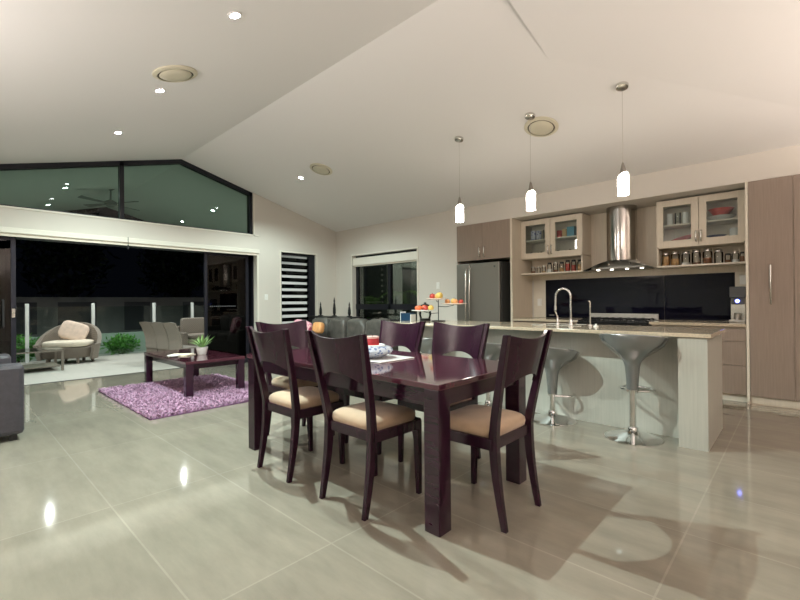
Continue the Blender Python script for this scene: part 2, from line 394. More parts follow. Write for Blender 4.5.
# louvre window
lw = bpy.data.objects.new('window_2', None); COL.objects.link(lw); struct(lw)
f = MB(); f.box(XW-.14,XW-.05,4.62,4.665,.40,2.17); f.box(XW-.14,XW-.05,5.33,5.475,.40,2.17); f.box(XW-.14,XW-.05,4.665,5.33,2.12,2.17); f.box(XW-.14,XW-.05,4.665,5.33,.40,.45)
f.build('window_frame', M['alu'], lw)
lg = glass_mat('louvre_glass', (.045,.06,.055), .8)
for k in range(12):
    z = .52 + k*.137
    b = MB(); b.hexa([(XW-.13,4.665,z-.035),(XW-.124,4.665,z-.035),(XW-.124,5.33,z-.035),(XW-.13,5.33,z-.035),(XW-.075,4.665,z+.046),(XW-.069,4.665,z+.046),(XW-.069,5.33,z+.046),(XW-.075,5.33,z+.046)])
    b.build('louvre_blade', lg, lw)
t = MB(); t.box(XW,XW+.012,4.59,4.62,.37,2.20); t.box(XW,XW+.012,5.475,5.505,.37,2.20); t.box(XW,XW+.012,4.62,5.475,2.17,2.20)
t.build('window_trim', M['trim'], lw)

# kitchen window
kw = bpy.data.objects.new('window_3', None); COL.objects.link(kw); struct(kw)
f = MB(); a, b2 = YW+.10, YW+.16
xm = -6.03
f.box(WX0,WX0+.06,a,b2,WZ0,WZ1); f.box(WX1-.04,WX1,a,b2,WZ0,WZ1); f.box(WX0,WX1,a,b2,WZ1-.05,WZ1); f.box(WX0,WX1,a,b2,WZ0,WZ0+.05)
f.box(xm-.035,xm+.035,a-.01,b2,.99,WZ1); f.box(WX0,WX1,a-.01,b2,.99,1.10)
f.build('window_frame', M['alu'], kw)
MB().box(WX0+.05,WX1-.04,YW+.125,YW+.131,WZ0+.05,WZ1-.05).build('pane', M['wgl'], kw)
t = MB()
for q in ((WX0-.03,WX0,WZ0-.03,WZ1+.03),(WX1,WX1+.03,WZ0-.03,WZ1+.03)): t.box(q[0],q[1],YW-.012,YW,q[2],q[3])
t.box(WX0,WX1,YW-.012,YW,WZ1,WZ1+.03); t.box(WX0,WX1,YW-.03,YW+.1,WZ0-.03,WZ0)
t.build('window_trim', M['trim'], kw)
bl = thing('roller_blind', (xm, YW, 0), 'short cream rolled-up blind in the window beside the fridge', 'blind')
MB().box(WX0-xm+.01,WX1-xm-.01,.0,.085,1.93,2.09).build('head_box', M['trim'], bl, bevel=.006)
MB().box(WX0-xm+.02,WX1-xm-.02,.03,.05,1.905,1.93).build('bottom_bar', M['edge'], bl)

# switches
def plate(x, y, z, ax, label, cat='switch', name='light_switch'):
    r = thing(name, (x,y,z), label, cat)
    if ax == 'x': MB().box(0,.008,-.035,.035,-.057,.057).build('cover_plate', M['white'], r, bevel=.003); MB().box(.008,.014,-.012,.012,-.018,.012).build('rocker', M['white'], r)
    else: MB().box(-.035,.035,-.008,0,-.057,.057).build('cover_plate', M['white'], r, bevel=.003); MB().box(-.012,.012,-.014,-.008,-.018,.012).build('rocker', M['white'], r)
plate(XW, 4.29, 1.26, 'x', 'white light switch on the wall between sliding door and louvre window')
plate(-4.71, YW, 1.43, 'y', 'white light switch on the wall left of the fridge')

# ------------------------------------------------------------------ ceiling fittings
GD = 'recessed ceiling downlights'
slope_a = math.atan(S)
def downlight(x, y, z, tilt, label, group, first):
    if first is None:
        r = thing('downlight', (x,y,z), label, 'downlight', group=group)
        MB().lathe([(.052,-.002),(.052,-.008),(.040,-.010),(.040,-.002)], (0,0,0), 24).build('trim_ring', M['white'], r, 40)
        MB().lathe([(.030,-.004),(.030,-.011),(.001,-.012)], (0,0,0), 20).build('lens', M['lamp'], r)
    else: r = copy_tree(first); r.location = (x,y,z); r['label'] = label; r['group'] = group
    r.rotation_euler = (tilt, 0, 0)
    return r
proto = None
spots = [(-6.07,1.45,'ceiling downlight on the near slope, smallest and closest to the gable window'),
         (-4.58,1.45,'ceiling downlight beside the round vent on the near slope'),
         (-2.99,1.45,'nearest and highest ceiling downlight, above the dining chairs'),
         (-6.08,4.08,'ceiling downlight beside the small round vent on the far slope')]
for x, y, lb in spots:
    tl = slope_a if y < RY else -slope_a
    o = downlight(x, y, cz(y), tl, lb, GD, proto); proto = proto or o
ext_spots = [(-9.5,1.46,'patio ceiling downlight seen through the left gable pane, nearer one'), (-11.35,1.46,'patio ceiling downlight seen low in the left gable pane, farther one'),
             (-9.5,4.08,'patio ceiling downlight seen through the right gable pane, nearer one'), (-11.3,4.08,'patio ceiling downlight seen low in the right gable pane, farther one')]
for x, y, lb in ext_spots:
    tl = slope_a if y < RY else -slope_a
    downlight(x, y, cz(y)-.03, tl, lb, 'patio downlights beyond the gable glass', proto)

def beam(name, loc, energy, col, size=150, blend=.5, rad=.010, target=None):
    l = bpy.data.lights.new(name, 'SPOT'); l.energy = energy; l.color = col; l.spot_size = math.radians(size); l.spot_blend = blend; l.shadow_soft_size = rad
    o = bpy.data.objects.new(name, l); COL.objects.link(o); o.location = loc
    return o
COOL = (.82,1.0,.94); WARM = (1.0,.86,.70)
for x, y, e in ((-6.07,1.45,150),(-4.58,1.45,275),(-2.99,1.45,385),(-1.4,1.45,0),(-6.08,4.08,140)):
    if e: beam('downlight_beam', (x,y,cz(y)-.04), e, COOL)
for x, y, lb in ext_spots: beam('patio_beam', (x,y,cz(y)-.07), 120, (.93,1,.95))

def vent(x, y, r, label, first=None, flat=None):
    if first is None:
        t = thing('air_vent', (0,0,0), label, 'vent', group='round ceiling air vents')
        MB().lathe([(1.0,-.01),(1.0,-.06),(.84,-.13),(.80,-.12),(.80,-.01)], (0,0,0), 40).build('outer_ring', M['vent'], t, 40)
        MB().lathe([(.80,-.02),(.80,-.03)], (0,0,0), 36).build('duct_gap', M['ventd'], t)
        MB().lathe([(.66,-.05),(.72,-.10),(.66,-.15),(.3,-.16)], (0,0,0), 36).build('centre_disc', M['vent'], t, 40)
    else: t = copy_tree(first); t['label'] = label
    t.location = (x,y,cz(y)); t.scale = (r,r,r); t.rotation_euler = (slope_a if y < RY else -slope_a, 0, 0)
    return t
v0 = vent(-4.14, 1.44, .19, 'round cream air vent on the near ceiling slope, between two downlights')
vent(-5.49, 4.06, .18, 'round cream air vent on the far ceiling slope toward the corner', v0)
vent(-2.11, 4.60, .185, 'round cream air vent in the ceiling beside the middle pendant cord', v0)

# pendants
GP = 'pendant lights over the island'
pl = [(-3.07,4.37,'pendant light with slim lit glass shade hanging above the cake stand end'),
      (-2.13,4.37,'pendant light with lit glass shade hanging beside the ceiling vent'),
      (-1.205,4.37,'pendant light with lit glass shade nearest the range hood')]
p0 = None
for x, y, lb in pl:
    if p0 is None:
        p0 = thing('pendant_light', (x,y,cz(y)), lb, 'pendant light', group=GP)
        MB().lathe([(.001,-.034),(.03,-.034),(.052,-.024),(.056,-.004),(.056,.002)], (0,0,0), 28).build('canopy', M['satin'], p0, 35).rotation_euler = (-slope_a,0,0)
        zc = -(cz(y)-2.40)
        MB().cyl(0,0,zc,-.03,.0022,seg=8).build('cord', M['satin'], p0)
        MB().lathe([(.030,zc-.075),(.028,zc-.05),(.012,zc+.03),(.004,zc+.045)], (0,0,0), 20).build('lamp_holder', M['fridge'], p0, 35)
        # glass shade: cylinder cut aslant on top
        g = MB(); sg = 28; z0 = zc-.265; vs = []
        for r_, top in ((.047,0),(.047,1)):
            for k in range(sg):
                a = 2*PI*k/sg; vs.append((r_*math.cos(a), r_*math.sin(a), z0 if not top else zc-.095+.035*math.cos(a+.8)))
        g.add(vs, [(k,(k+1)%sg,sg+(k+1)%sg,sg+k) for k in range(sg)] + [tuple(range(sg))[::-1], tuple(range(sg,2*sg))])
        g.build('lamp_shade', M['shade'], p0, 50)
        o = p0
    else: o = dup(p0, (x,y,cz(y)), lb)

# ------------------------------------------------------------------ kitchen
DY = 6.0
def handle_v(x, y, z0, z1, par, r=.006, m='satin', off=.03):
    h = MB(); h.tube([(x,y,z0),(x,y-off*.8,z0+.004),(x,y-off,z0+.012),(x,y-off,z1-.012),(x,y-off*.8,z1-.004),(x,y,z1)], r, 8)
    return h.build('handle', M[m], par, 60)
# tall pantry
tc_ = thing('pantry_cabinet', (-.43, DY, 0), 'tall taupe pantry cabinet with long bar handles, right of the kitchen bench', 'cabinet')
MB().box(.025,1.5,.022,.64,.0,2.428).build('body', M['creamlam'], tc_)
MB().box(0,.024,-.004,.64,.0,2.428).build('edge_panel', M['edge'], tc_)
for a, b, hx in ((.028,.386,.205),(.390,.77,.58),(.774,1.15,1.0)):
    d = MB().box(a,b,0,.02,.09,2.424).build('door', M['taupe'], tc_)
    handle_v(hx, 0, 1.09, 1.51, d, .009)
# drawers / cupboards under bench
kb = thing('base_cupboard', (-3.236, DY, 0), 'low cream and taupe cupboard under the bench between fridge and cooker', 'cabinet')
MB().box(.003,.953,.06,.64,.09,.838).build('body', M['creamlam'], kb)
MB().box(.003,.955,.08,.6,.0,.09).build('kickboard', M['creamlam'], kb)
for a, b in ((.004,.478),(.482,.954)): d = MB().box(a,b,.03,.05,.09,.836).build('door', M['taupe'], kb)
dr = thing('drawer_cabinet', (-1.36, DY, 0), 'taupe drawer cabinet under the bench, between cooker and pantry', 'cabinet')
MB().box(.003,.927,.045,.64,.09,.838).build('body', M['creamlam'], dr)
MB().box(.003,.927,.08,.6,.0,.09).build('kickboard', M['edge'], dr)
for z0, z1 in ((.09,.405),(.409,.672),(.676,.812)): MB().box(.004,.926,.02,.044,z0,z1).build('drawer_front', M['taupe'], dr)
struct(MB().box(-.40,XE,DY+.08,DY+.10,0,.09).build('baseboard_right', M['edge']))
# benchtop
bt = MB(); bt.box(-3.235,-2.265,DY-.005,YB-.005,.84,.872); bt.box(-1.375,-.435,DY-.005,YB-.005,.84,.872); bt.box(-2.265,-1.375,YB-.08,YB-.005,.84,.872)
tag(bt.build('benchtop', M['stone'], bevel=.002), 'long stone benchtop along the black splashback, either side of the cooker', 'benchtop')
# splashback
sp = thing('splashback', (-3.0, YB, 0), 'glossy black glass splashback behind the cooker', 'splashback')
for a, b in ((0,1.66),(1.664,2.42)): MB().box(a,b,-.012,-.002,.875,1.475).build('glass_panel', M['blackgl'], sp)
MB().box(-.20,0,-.02,-.002,.875,1.475).build('side_strip', M['edge'], sp); MB().box(2.42,2.565,-.02,-.002,.875,1.475).build('side_strip', M['edge'], sp)
plate(-.50, YB-.022, 1.38, 'y', 'cream power point plate on the wall above the coffee machine', 'power point', 'power_point')
plate(-3.10, YB-.022, 1.12, 'y', 'cream power point plate on the wall strip left of the black splashback', 'power point', 'power_point')
o = MB(); o.box(-.04,.04,-.012,-.002,.90,.925); tag(o.build('wall_socket', M['grey']), 'small grey socket at the lower left of the black splashback', 'socket').location = (-2.9, YB-.012, 0)
# wall behind hood: cream panel cladding
struct(MB().box(-3.235,-.43,YB-.02,YB-.002,1.478,2.43).build('trim_4', M['creamlam']))

# cooker
ck = thing('cooker', (-2.26, DY, 0), 'stainless freestanding cooker with black hob behind the island', 'cooker')
MB().box(.0,.88,.02,.55,.05,.86).build('body', M['steel'], ck, bevel=.004)
MB().box(.03,.85,.002,.02,.16,.70).build('oven_door', M['black'], ck, bevel=.003)
h = MB(); h.tube([(.08,.0,.67),(.08,-.045,.67),(.80,-.045,.67),(.80,.0,.67)], .012); h.build('handle', M['steel'], ck, 50)
MB().box(.0,.88,-.012,.02,.735,.86).build('control_panel', M['black'], ck, bevel=.003)
for k in range(6): MB().lathe([(.022,0),(.020,-.03),(.001,-.032)], (.10+k*.136,-.012,.80), 16, 'y').build('knob', M['satin'], ck, 40)
MB().box(.0,.88,.02,.55,.86,.875).build('hob', M['black'], ck, bevel=.003)
for gx in (.16,.44,.72):
    g = MB()
    for d_ in (-.10,0,.10): g.box(gx+d_-.005,gx+d_+.005,.07,.47,.893,.905)
    for d_ in (.08,.27,.46): g.box(gx-.12,gx+.12,d_-.005,d_+.005,.883,.897)
    for a in (-.11,.11):
        for b in (.08,.46): g.box(gx+a-.006,gx+a+.006,b-.006,b+.006,.875,.895)
    g.build('pan_support', M['black'], ck)
    g = MB(); g.lathe([(.045,.875),(.045,.885),(.03,.889)], (gx,.17,0), 18); g.lathe([(.04,.875),(.04,.885),(.03,.889)], (gx,.37,0), 18); g.build('burner', M['plastic'], ck)
MB().box(.0,.88,.51,.545,.875,.955).build('back_guard', M['steel'], ck, bevel=.006)

# range hood
hd = thing('range_hood', (-1.795, 6.42, 0), 'stainless range hood with round chimney and curved glass canopy', 'range hood')
MB().lathe([(.19,1.69),(.19,2.428)], (0,0,0), 48).build('chimney', M['chim'], hd, 50)
MB().lathe([(.30,1.604),(.27,1.635),(.22,1.665),(.19,1.70)], (0,0,0), 48, sy=.68).build('motor_housing', M['hoodg'], hd, 40)
def can(u, v):
    x = -.44 + .88*u; w = .34*math.sqrt(max(0, 1-(abs(x)/.60)**2.2))
    return (x, .22 - v*(.22+w), 1.555 + .115*math.cos(x/.445*PI/2)**1.3 if abs(x) < .4449 else 1.555)
MB().sheet(can, 32, 6, (0,0,.008)).build('glass_canopy', M['hgl'], hd, 60)
MB().box(-.34,.34,-.20,.21,1.57,1.605).build('lower_body', M['hoodg'], hd, bevel=.01)
for x in (-.27,-.09,.10,.28): MB().lathe([(.020,1.562),(.020,1.569)], (x,-.14,0), 16).build('hood_lamp', M['hlamp'], hd)
for x in (-.12, .14): MB().lathe([(.018,1.628),(.018,1.645),(.004,1.65)], (x,-.165,0), 16).build('button', M['chrome'], hd)

# fridge niche
oc = thing('overhead_cabinet', (-4.283, DY, 0), 'taupe two-door cupboard above the fridge', 'cabinet')
MB().box(.0,1.01,.022,.62,1.83,2.428).build('body', M['creamlam'], oc)
MB().box(1.013,1.047,-.01,YB-.005-DY,0,2.428).build('side_panel', M['creamlam'], oc)
for a, b, hx in ((.002,.503,.46),(.507,1.008,.55)):
    d = MB().box(a,b,0,.02,1.825,2.425).build('door', M['taupe'], oc); handle_v(hx, 0, 1.87, 2.03, d, .010)
fg = thing('fridge', (-4.275, DY-.03, 0), 'tall two-door steel-grey fridge with long curved handles', 'fridge')
MB().box(.0,.83,.06,.66,.03,1.775).build('body', M['fridgeside'], fg, bevel=.006)
MB().box(.003,.262,0,.055,.06,1.77).build('door', M['fridge'], fg, bevel=.01)
MB().box(.270,.827,0,.055,.06,1.77).build('door', M['fridge'], fg, bevel=.01)
for x, s_ in ((.225,-1),(.300,1)):
    h = MB(); h.tube([(x,0,.62),(x,-.045,.66),(x,-.062,.95),(x,-.066,1.15),(x,-.062,1.35),(x,-.045,1.66),(x,0,1.70)], .012, 10); h.build('handle', M['satin'], fg, 60)
MB().lathe([(.016,0),(.016,-.004)], (.74,0,1.70), 18, 'y').build('badge', M['grey'], fg)
MB().box(.02,.81,.05,.08,.0,.06).build('grille', M['plastic'], fg)
# glass display cabinets
def display(x, label, w):
    r = thing('display_cabinet', (x, 6.28, 0), label, 'cabinet', group='glass-door wall cabinets')
    b = MB(); b.box(0,w,.02,.36,2.36,2.41); b.box(0,.02,.02,.36,1.815,2.36); b.box(w-.02,w,.02,.36,1.815,2.36); b.box(.02,w-.02,.02,.36,1.815,1.835); b.box(.02,w-.02,.345,.36,1.835,2.36)
    b.box(.02,w-.02,.0,.36,1.80,1.815)
    b.build('body', M['creamlam'], r)
    MB().box(.02,w-.02,.04,.34,2.082,2.10).build('shelf', M['edge'], r)
    for i in (0,1):
        a = .003 + i*w/2; e = a + w/2 - .006; fw_ = .075
        f = MB(); f.box(a,a+fw_,0,.02,1.815,2.40); f.box(e-fw_,e,0,.02,1.815,2.40); f.box(a+fw_,e-fw_,0,.02,1.815,1.89); f.box(a+fw_,e-fw_,0,.02,2.325,2.40)
        d = f.build('door', M['creamlam'], r)
        MB().box(a+fw_,e-fw_,.008,.012,1.89,2.325).build('pane', M['cgl'], d)
        handle_v(e-.022 if i == 0 else a+.022, 0, 1.855, 1.985, d, .010)
    return r
display(-3.235, 'glass-door wall cabinet with patterned mugs and blue tins, left of the range hood', .955)
display(-1.345, 'glass-door wall cabinet with red dishes and blue bowls, right of the range hood', .905)
def spice(x, w, label):
    r = thing('spice_shelf', (x, 6.28, 0), label, 'shelf', group='open shelves of jars')
    MB().box(0,w,.0,.36,1.558,1.578).build('shelf_board', M['edge'], r)
    s = MB(); s.box(w-.02,w,.0,.36,1.578,1.80); s.build('side_panel', M['creamlam'], r)
    if x > -2: MB().box(0,.02,.0,.36,1.578,1.80).build('side_panel', M['creamlam'], r)
    MB().box(.02,w-.02,.345,.358,1.578,1.80).build('back_panel', M['creamlam'], r)
spice(-3.235, .955, 'open shelf of small spice jars under the cabinet left of the hood')
spice(-1.345, .905, 'open shelf of large storage jars under the cabinet right of the hood')

# jars
def jar(x, y, z, r, h, fill, fillh, label, group, lid='plastic', name='storage_jar'):
    t = thing(name, (x,y,z), label, 'jar', group=group)
    MB().lathe([(r*.92,.001),(r,.012),(r,h*.78),(r*.8,h*.88)], (0,0,0), 20).build('glass', M['jar'], t, 50)
    MB().lathe([(r*.84,h*.86),(r*.84,h),(r*.78,h+.004)], (0,0,0), 20).build('lid', M[lid], t, 50)
    if fill: MB().lathe([(r*.86,.006),(r*.9,.014),(r*.9,h*fillh)], (0,0,0), 18).build('contents', M[fill], t, 50)
zs = 1.579
LJ = [(-3.10,.034,.105,'brownf',.35,'steel'),(-3.01,.030,.10,None,.3,'steel'),(-2.925,.030,.115,'tanf',.2,'steel'),(-2.83,.034,.15,'whitec',.35,'plastic'),(-2.735,.036,.16,'brownf',.25,'steel'),(-2.64,.034,.15,'tanf',.4,'plastic'),(-2.55,.036,.17,'redf',.7,'plastic'),(-2.46,.036,.17,'redf',.55,'plastic'),(-2.365,.038,.165,'tanf',.6,'plastic')]
desc = ['small jar of brown spice at the far left end of the spice shelf','small empty glass jar, second from the left on the spice shelf','small jar with a little tan spice, third on the spice shelf','glass jar with white contents on the left shelf','glass jar with a little brown spice mid-shelf left of the hood','black-lidded jar of tan spice on the left shelf','black-lidded jar of dark red spice, nearer the middle of the left shelf','black-lidded jar of red spice, second from the hood end of the left shelf','jar of orange-tan spice at the hood end of the left shelf']
for (x,r,h,f_,fh,ld), d in zip(LJ, desc): jar(x,6.42,zs,r,h,f_,fh,d,'spice jars on the left shelf',ld,'spice_jar')
RJ = [(-1.27,.045,.175,'tanf',.72,'steel'),(-1.165,.05,.18,'tanf',.5,'steel'),(-1.05,.048,.17,'whitec',.2,'steel'),(-.94,.048,.18,'brownf',.15,'steel'),(-.825,.05,.185,'brownf',.42,'steel'),(-.715,.045,.165,None,.2,'steel'),(-.625,.032,.11,'brownf',.35,'plastic'),(-.555,.036,.13,'whitec',.3,'steel'),(-.49,.026,.12,'brownf',.6,'plastic')]
desc = ['tall jar full of tan biscuits at the hood end of the right shelf','jar half full of tan pasta, second on the right shelf','glass jar with a little white sugar on the right shelf','glass jar with a thin layer of brown beans on the right shelf','jar half full of brown cereal mid-shelf right of the hood','empty wide glass jar on the right shelf','short black-lidded jar of brown spice on the right shelf','short steel-lidded jar with white contents near the pantry','slim dark jar at the pantry end of the right shelf']
for (x,r,h,f_,fh,ld), d in zip(RJ, desc): jar(x,6.42,zs,r,h,f_,fh,d,'storage jars on the right shelf',ld)
# crockery behind the cabinet glass
def simple(name, mb, m, loc, label, cat, group=None, smooth=50):
    o = mb.build(name, M[m] if isinstance(m, str) else m, None, smooth); o.location = loc; return tag(o, label, cat, group)
def cup(r, h): return MB().lathe([(r*.8,0),(r,.01),(r,h),(r*.88,h),(r*.86,h*.3),(.001,h*.25)], (0,0,0), 20)
z1_, z2_ = 1.836, 2.101
simple('mug', cup(.04,.16), 'mugp', (-3.10,6.44,z2_), 'blue patterned mug at the left of the left cabinet top shelf', 'mug', 'mugs in the left cabinet')
simple('mug', cup(.04,.15), 'mugp', (-3.01,6.44,z2_), 'blue patterned mug, second in the left cabinet top shelf', 'mug', 'mugs in the left cabinet')
simple('drinking_glass', cup(.036,.15), 'jar', (-2.90,6.44,z2_), 'clear drinking glass beside the blue mugs', 'glass')
simple('tin', MB().lathe([(.04,0),(.04,.10),(.035,.115)],(0,0,0),20), 'red', (-2.68,6.44,z2_), 'dark red tin on the left cabinet top shelf', 'tin')
simple('tin', MB().lathe([(.035,0),(.035,.12),(.03,.13)],(0,0,0),20), 'tanf', (-2.60,6.44,z2_), 'tan tin between red and blue tins in the left cabinet', 'tin')
simple('storage_box', MB().box(-.055,.055,-.05,.05,0,.15), 'tealt', (-2.49,6.44,z2_), 'teal blue box on the left cabinet top shelf', 'box')
simple('bottle', MB().lathe([(.028,0),(.028,.11),(.012,.15),(.012,.17)],(0,0,0),18), 'brownf', (-2.39,6.44,z2_), 'brown bottle at the right end of the left cabinet top shelf', 'bottle')
for k, (x, lb) in enumerate(((-3.08,'wide clear glass bowl low in the left cabinet, left door'),(-2.91,'small clear glass bowl low in the left cabinet, left door'),(-2.64,'clear glass bowl low in the left cabinet, right door'),(-2.46,'clear glass bowl at lower right of the left cabinet'))):
    simple('glass_bowl', MB().lathe([(.03,0),(.07,.05),(.075,.075),(.071,.075),(.06,.05),(.001,.012)],(0,0,0),22), 'jar', (x,6.44,z1_), lb, 'bowl', 'glass bowls in the left cabinet')
for k, x in enumerate((-1.22,-1.14,-1.05,-.96)):
    simple('drinking_glass', cup(.034,.15+.01*(k%2)), 'jar' if k % 2 else 'whitec', (x,6.42+.04*(k%2),z2_), ['white beaker at the left end of the right cabinet top shelf','clear glass beside the white beaker in the right cabinet','second white beaker on the right cabinet top shelf','clear glass nearest the middle of the right cabinet'][k], 'glass', 'glasses in the right cabinet')
def dish(r, h): return MB().lathe([(r*.5,0),(r,h),(r*.97,h),(r*.5,.008),(.001,.008)],(0,0,0),26)
o = simple('platter', dish(.15,.05), 'red', (-1.10,6.45,z1_+.035), 'red platter leaning low in the right cabinet', 'platter'); o.rotation_euler = (.35,-.25,0)
simple('serving_bowl', dish(.13,.09), 'red', (-.69,6.45,z2_+.05), 'red serving bowl on top of a white bowl in the right cabinet', 'bowl')
simple('serving_bowl', dish(.15,.05), 'whitec', (-.69,6.45,z2_), 'white bowl under the red serving bowl', 'bowl')
for k in range(4): simple('plate', dish(.105,.022), 'bluet', (-.74,6.45,z1_+k*.022), 'navy blue plate, %s in the stack low in the right cabinet' % ['bottom one','second from the bottom','third from the bottom','topmost'][k], 'plate', 'navy plates in the right cabinet')
simple('canister', MB().lathe([(.045,0),(.045,.15),(.04,.16)],(0,0,0),20), 'whitec', (-.565,6.44,z1_), 'white canister beside the blue plates in the right cabinet', 'canister')

# coffee machine
cf = thing('coffee_machine', (-.535, 6.35, .873), 'silver coffee machine with dark top and blue light, against the pantry', 'coffee machine')
MB().box(-.075,.075,.0,.18,.29,.42).build('water_tank', M['grey'], cf, bevel=.008)
MB().box(-.07,.07,.06,.18,0,.29).build('body', M['satin'], cf, bevel=.006)
MB().box(-.075,.075,-.06,.06,0,.03).build('drip_tray', M['steel'], cf, bevel=.004)
MB().box(-.06,.06,.0,.06,.21,.288).build('brew_head', M['grey'], cf, bevel=.006)
MB().lathe([(.020,0),(.020,-.006)], (0,.0,.25), 18, 'y').build('indicator_light', M['blue_led'], cf)
MB().lathe([(.03,.031),(.035,.11),(.032,.11),(.001,.04)], (0,.0,0), 18).build('cup', M['steel'], cf, 40)

# ------------------------------------------------------------------ island
isl = thing('kitchen_island', (-.51, 3.915, 0), 'long kitchen island with thin stone top and deep end panel', 'island')
MB().box(-3.42,-.193,.235,.80,.0,.854).build('body', M['islandp'], isl)
for k in range(1,4): pass
MB().box(-.19,0,0,.81,.0,.854).build('end_panel', M['islandp'], isl)
MB().box(-3.48,.025,-.015,.86,.856,.886).build('island_top', M['stone'], isl, bevel=.003)
sk = MB(); sx0, sx1, sy0, sy1 = -1.62,-1.12,.48,.78
for q in ((sx0-.02,sx1+.02,sy0-.02,sy0),(sx0-.02,sx1+.02,sy1,sy1+.02),(sx0-.02,sx0,sy0,sy1),(sx1,sx1+.02,sy0,sy1)): sk.box(*q,.886,.890)
sk.build('sink_rim', M['chrome'], isl)
tp = thing('kitchen_tap', (-1.74, 4.45, .887), 'tall chrome gooseneck tap on the island', 'tap')
MB().lathe([(.028,0),(.028,.012),(.018,.03),(.016,.07)],(0,0,0),20).build('base', M['chrome'], tp, 50)
pth = [(0,0,.05),(0,0,.28)] + [(-.08+.08*math.cos(a*PI/10), -.0, .30+.085*math.sin(a*PI/10)) for a in range(0,11)] + [(-.16,0,.27),(-.162,0,.20)]
MB().tube(pth, .011, 12).build('spout', M['chrome'], tp, 70)
MB().lathe([(.014,0),(.014,.05)],(-.162,0,.155),16).build('spray_head', M['chrome'], tp, 50)
MB().tube([(.015,0,.04),(.05,0,.045),(.07,-.01,.05)], .007, 8).build('lever', M['chrome'], tp, 60)
ft = thing('filter_tap', (-1.545, 4.45, .887), 'small thin chrome tap right of the gooseneck tap', 'tap')
MB().lathe([(.018,0),(.018,.01),(.009,.02)],(0,0,0),16).build('base', M['chrome'], ft, 50)
MB().tube([(0,0,.01),(0,0,.20),(0,0,.24),(-.012,-.004,.255)], .008, 10).build('spout', M['satin'], ft, 60)
sd = thing('soap_dispenser', (-1.885, 4.46, .887), 'low chrome soap dispenser left of the gooseneck tap', 'soap dispenser')
MB().lathe([(.018,0),(.018,.02),(.01,.03),(.01,.10)],(0,0,0),16).build('base', M['chrome'], sd, 50)
MB().tube([(0,0,.09),(-.012,-.01,.135),(-.018,-.02,.15)], .008, 8).build('nozzle', M['chrome'], sd, 60)
simple('sink_plug', MB().lathe([(.022,0),(.022,.01),(.008,.016),(.010,.028),(.001,.03)],(0,0,0),18), 'white', (-1.46,4.36,.887), 'small white sink plug lying by the island tap', 'plug')

# cake stand with three plates of fruit
cs = thing('fruit_stand', (-3.455, 4.416, .887), 'black three-tier wire stand with plates of fruit on the island end', 'stand')
MB().tube([(.09*math.cos(a*PI/8),.09*math.sin(a*PI/8),.006) for a in range(16)], .005, 8, True).build('base', M['iron'], cs)
MB().tube([(0,0,.005),(0,0,.33)], .006, 8).build('pole', M['iron'], cs); MB().tube([(-.09,0,.006),(.09,0,.006)], .004, 8).build('base_bar', M['iron'], cs)
arms = {'top': (-.02,-.02,.29), 'mid': (.18,.10,.225), 'low': (-.14,-.13,.14)}
MB().tube([(0,0,.30),(.02,-.02,.335),(0,0,.37),(-.02,.02,.335),(0,0,.30)], .004, 8).build('ring_handle', M['iron'], cs)
for k, (x,y,z) in arms.items(): MB().tube([(0,0,z-.03),(x*.5,y*.5,z-.035),(x,y,z-.012)], .004, 8).build('arm', M['iron'], cs)
lbs = {'top': 'topmost small plate of the fruit stand', 'mid': 'right-hand plate of the fruit stand, middle height', 'low': 'lowest plate of the fruit stand, with red fruit'}
for k, (x,y,z) in arms.items():
    R_ = {'top': .14, 'mid': .17, 'low': .165}[k]
    simple('plate', MB().lathe([(R_*.5,0),(R_,.014),(R_*.98,.019),(R_*.5,.006),(.001,.006)],(0,0,0),28), 'whitec' if k == 'low' else 'plate', (-3.455+x,4.416+y,.887+z-.008), lbs[k], 'plate', 'plates on the fruit stand')
def fruit(name, tier, dx, dy, r, m, label, sz=1):
    r *= 1.18; dx *= 1.15; dy *= 1.15
    x,y,z = arms[tier]
    t = thing(name, (-3.455+x+dx, 4.416+y+dy, .887+z+.0), label, 'fruit', group='fruit on the tiered stand')
    MB().lathe([(.001,r*.12*sz),(r*.5,.004),(r*.9,r*.5*sz),(r,r*sz),(r*.85,r*1.5*sz),(r*.45,r*1.85*sz),(.001,r*1.75*sz)],(0,0,0),18).build('flesh', M[m], t, 60)
    MB().tube([(0,0,r*1.7*sz),(.003,0,r*2.1*sz)], .0025, 6).build('stem', M['bark'], t)
fruit('apple','top',-.055,0,.034,'apple','red apple on the left of the topmost plate')
fruit('pear','top',.0,.02,.030,'peach','small orange pear in the middle of the topmost plate',1.1)
fruit('lemon','top',.055,-.01,.040,'yellow','large yellow lemon on the right of the topmost plate')
fruit('peach','mid',-.085,-.01,.030,'peach','peach at the left of the right-hand plate')
fruit('lemon','mid',-.025,.03,.033,'yellow','yellow lemon in the middle of the right-hand plate')
fruit('peach','mid',.03,-.02,.030,'peach','orange peach right of the lemon on the right-hand plate')
fruit('apple','mid',.088,.01,.027,'apple','small red apple at the right of the right-hand plate')
fruit('tomato','low',-.085,-.01,.030,'orange','orange-red tomato at the left of the lowest plate')
fruit('tomato','low',-.03,-.045,.032,'orange','orange-red tomato at the front of the lowest plate')
fruit('tomato','low',.03,.0,.032,'apple','deep red tomato in the middle of the lowest plate')
fruit('tomato','low',-.025,.04,.034,'orange','orange-red tomato at the back of the lowest plate')
fruit('lemon','low',.08,.03,.033,'yellow','yellow lemon at the right of the lowest plate')
kt = thing('glass_kettle', (-3.75, 4.50, .887), 'glass kettle with dark base and handle behind the fruit stand', 'kettle')
MB().lathe([(.075,0),(.075,.03)],(0,0,0),24).build('base', M['plastic'], kt)
MB().lathe([(.07,.03),(.085,.08),(.08,.15),(.06,.20)],(0,0,0),24).build('jug', M['jar'], kt, 60)
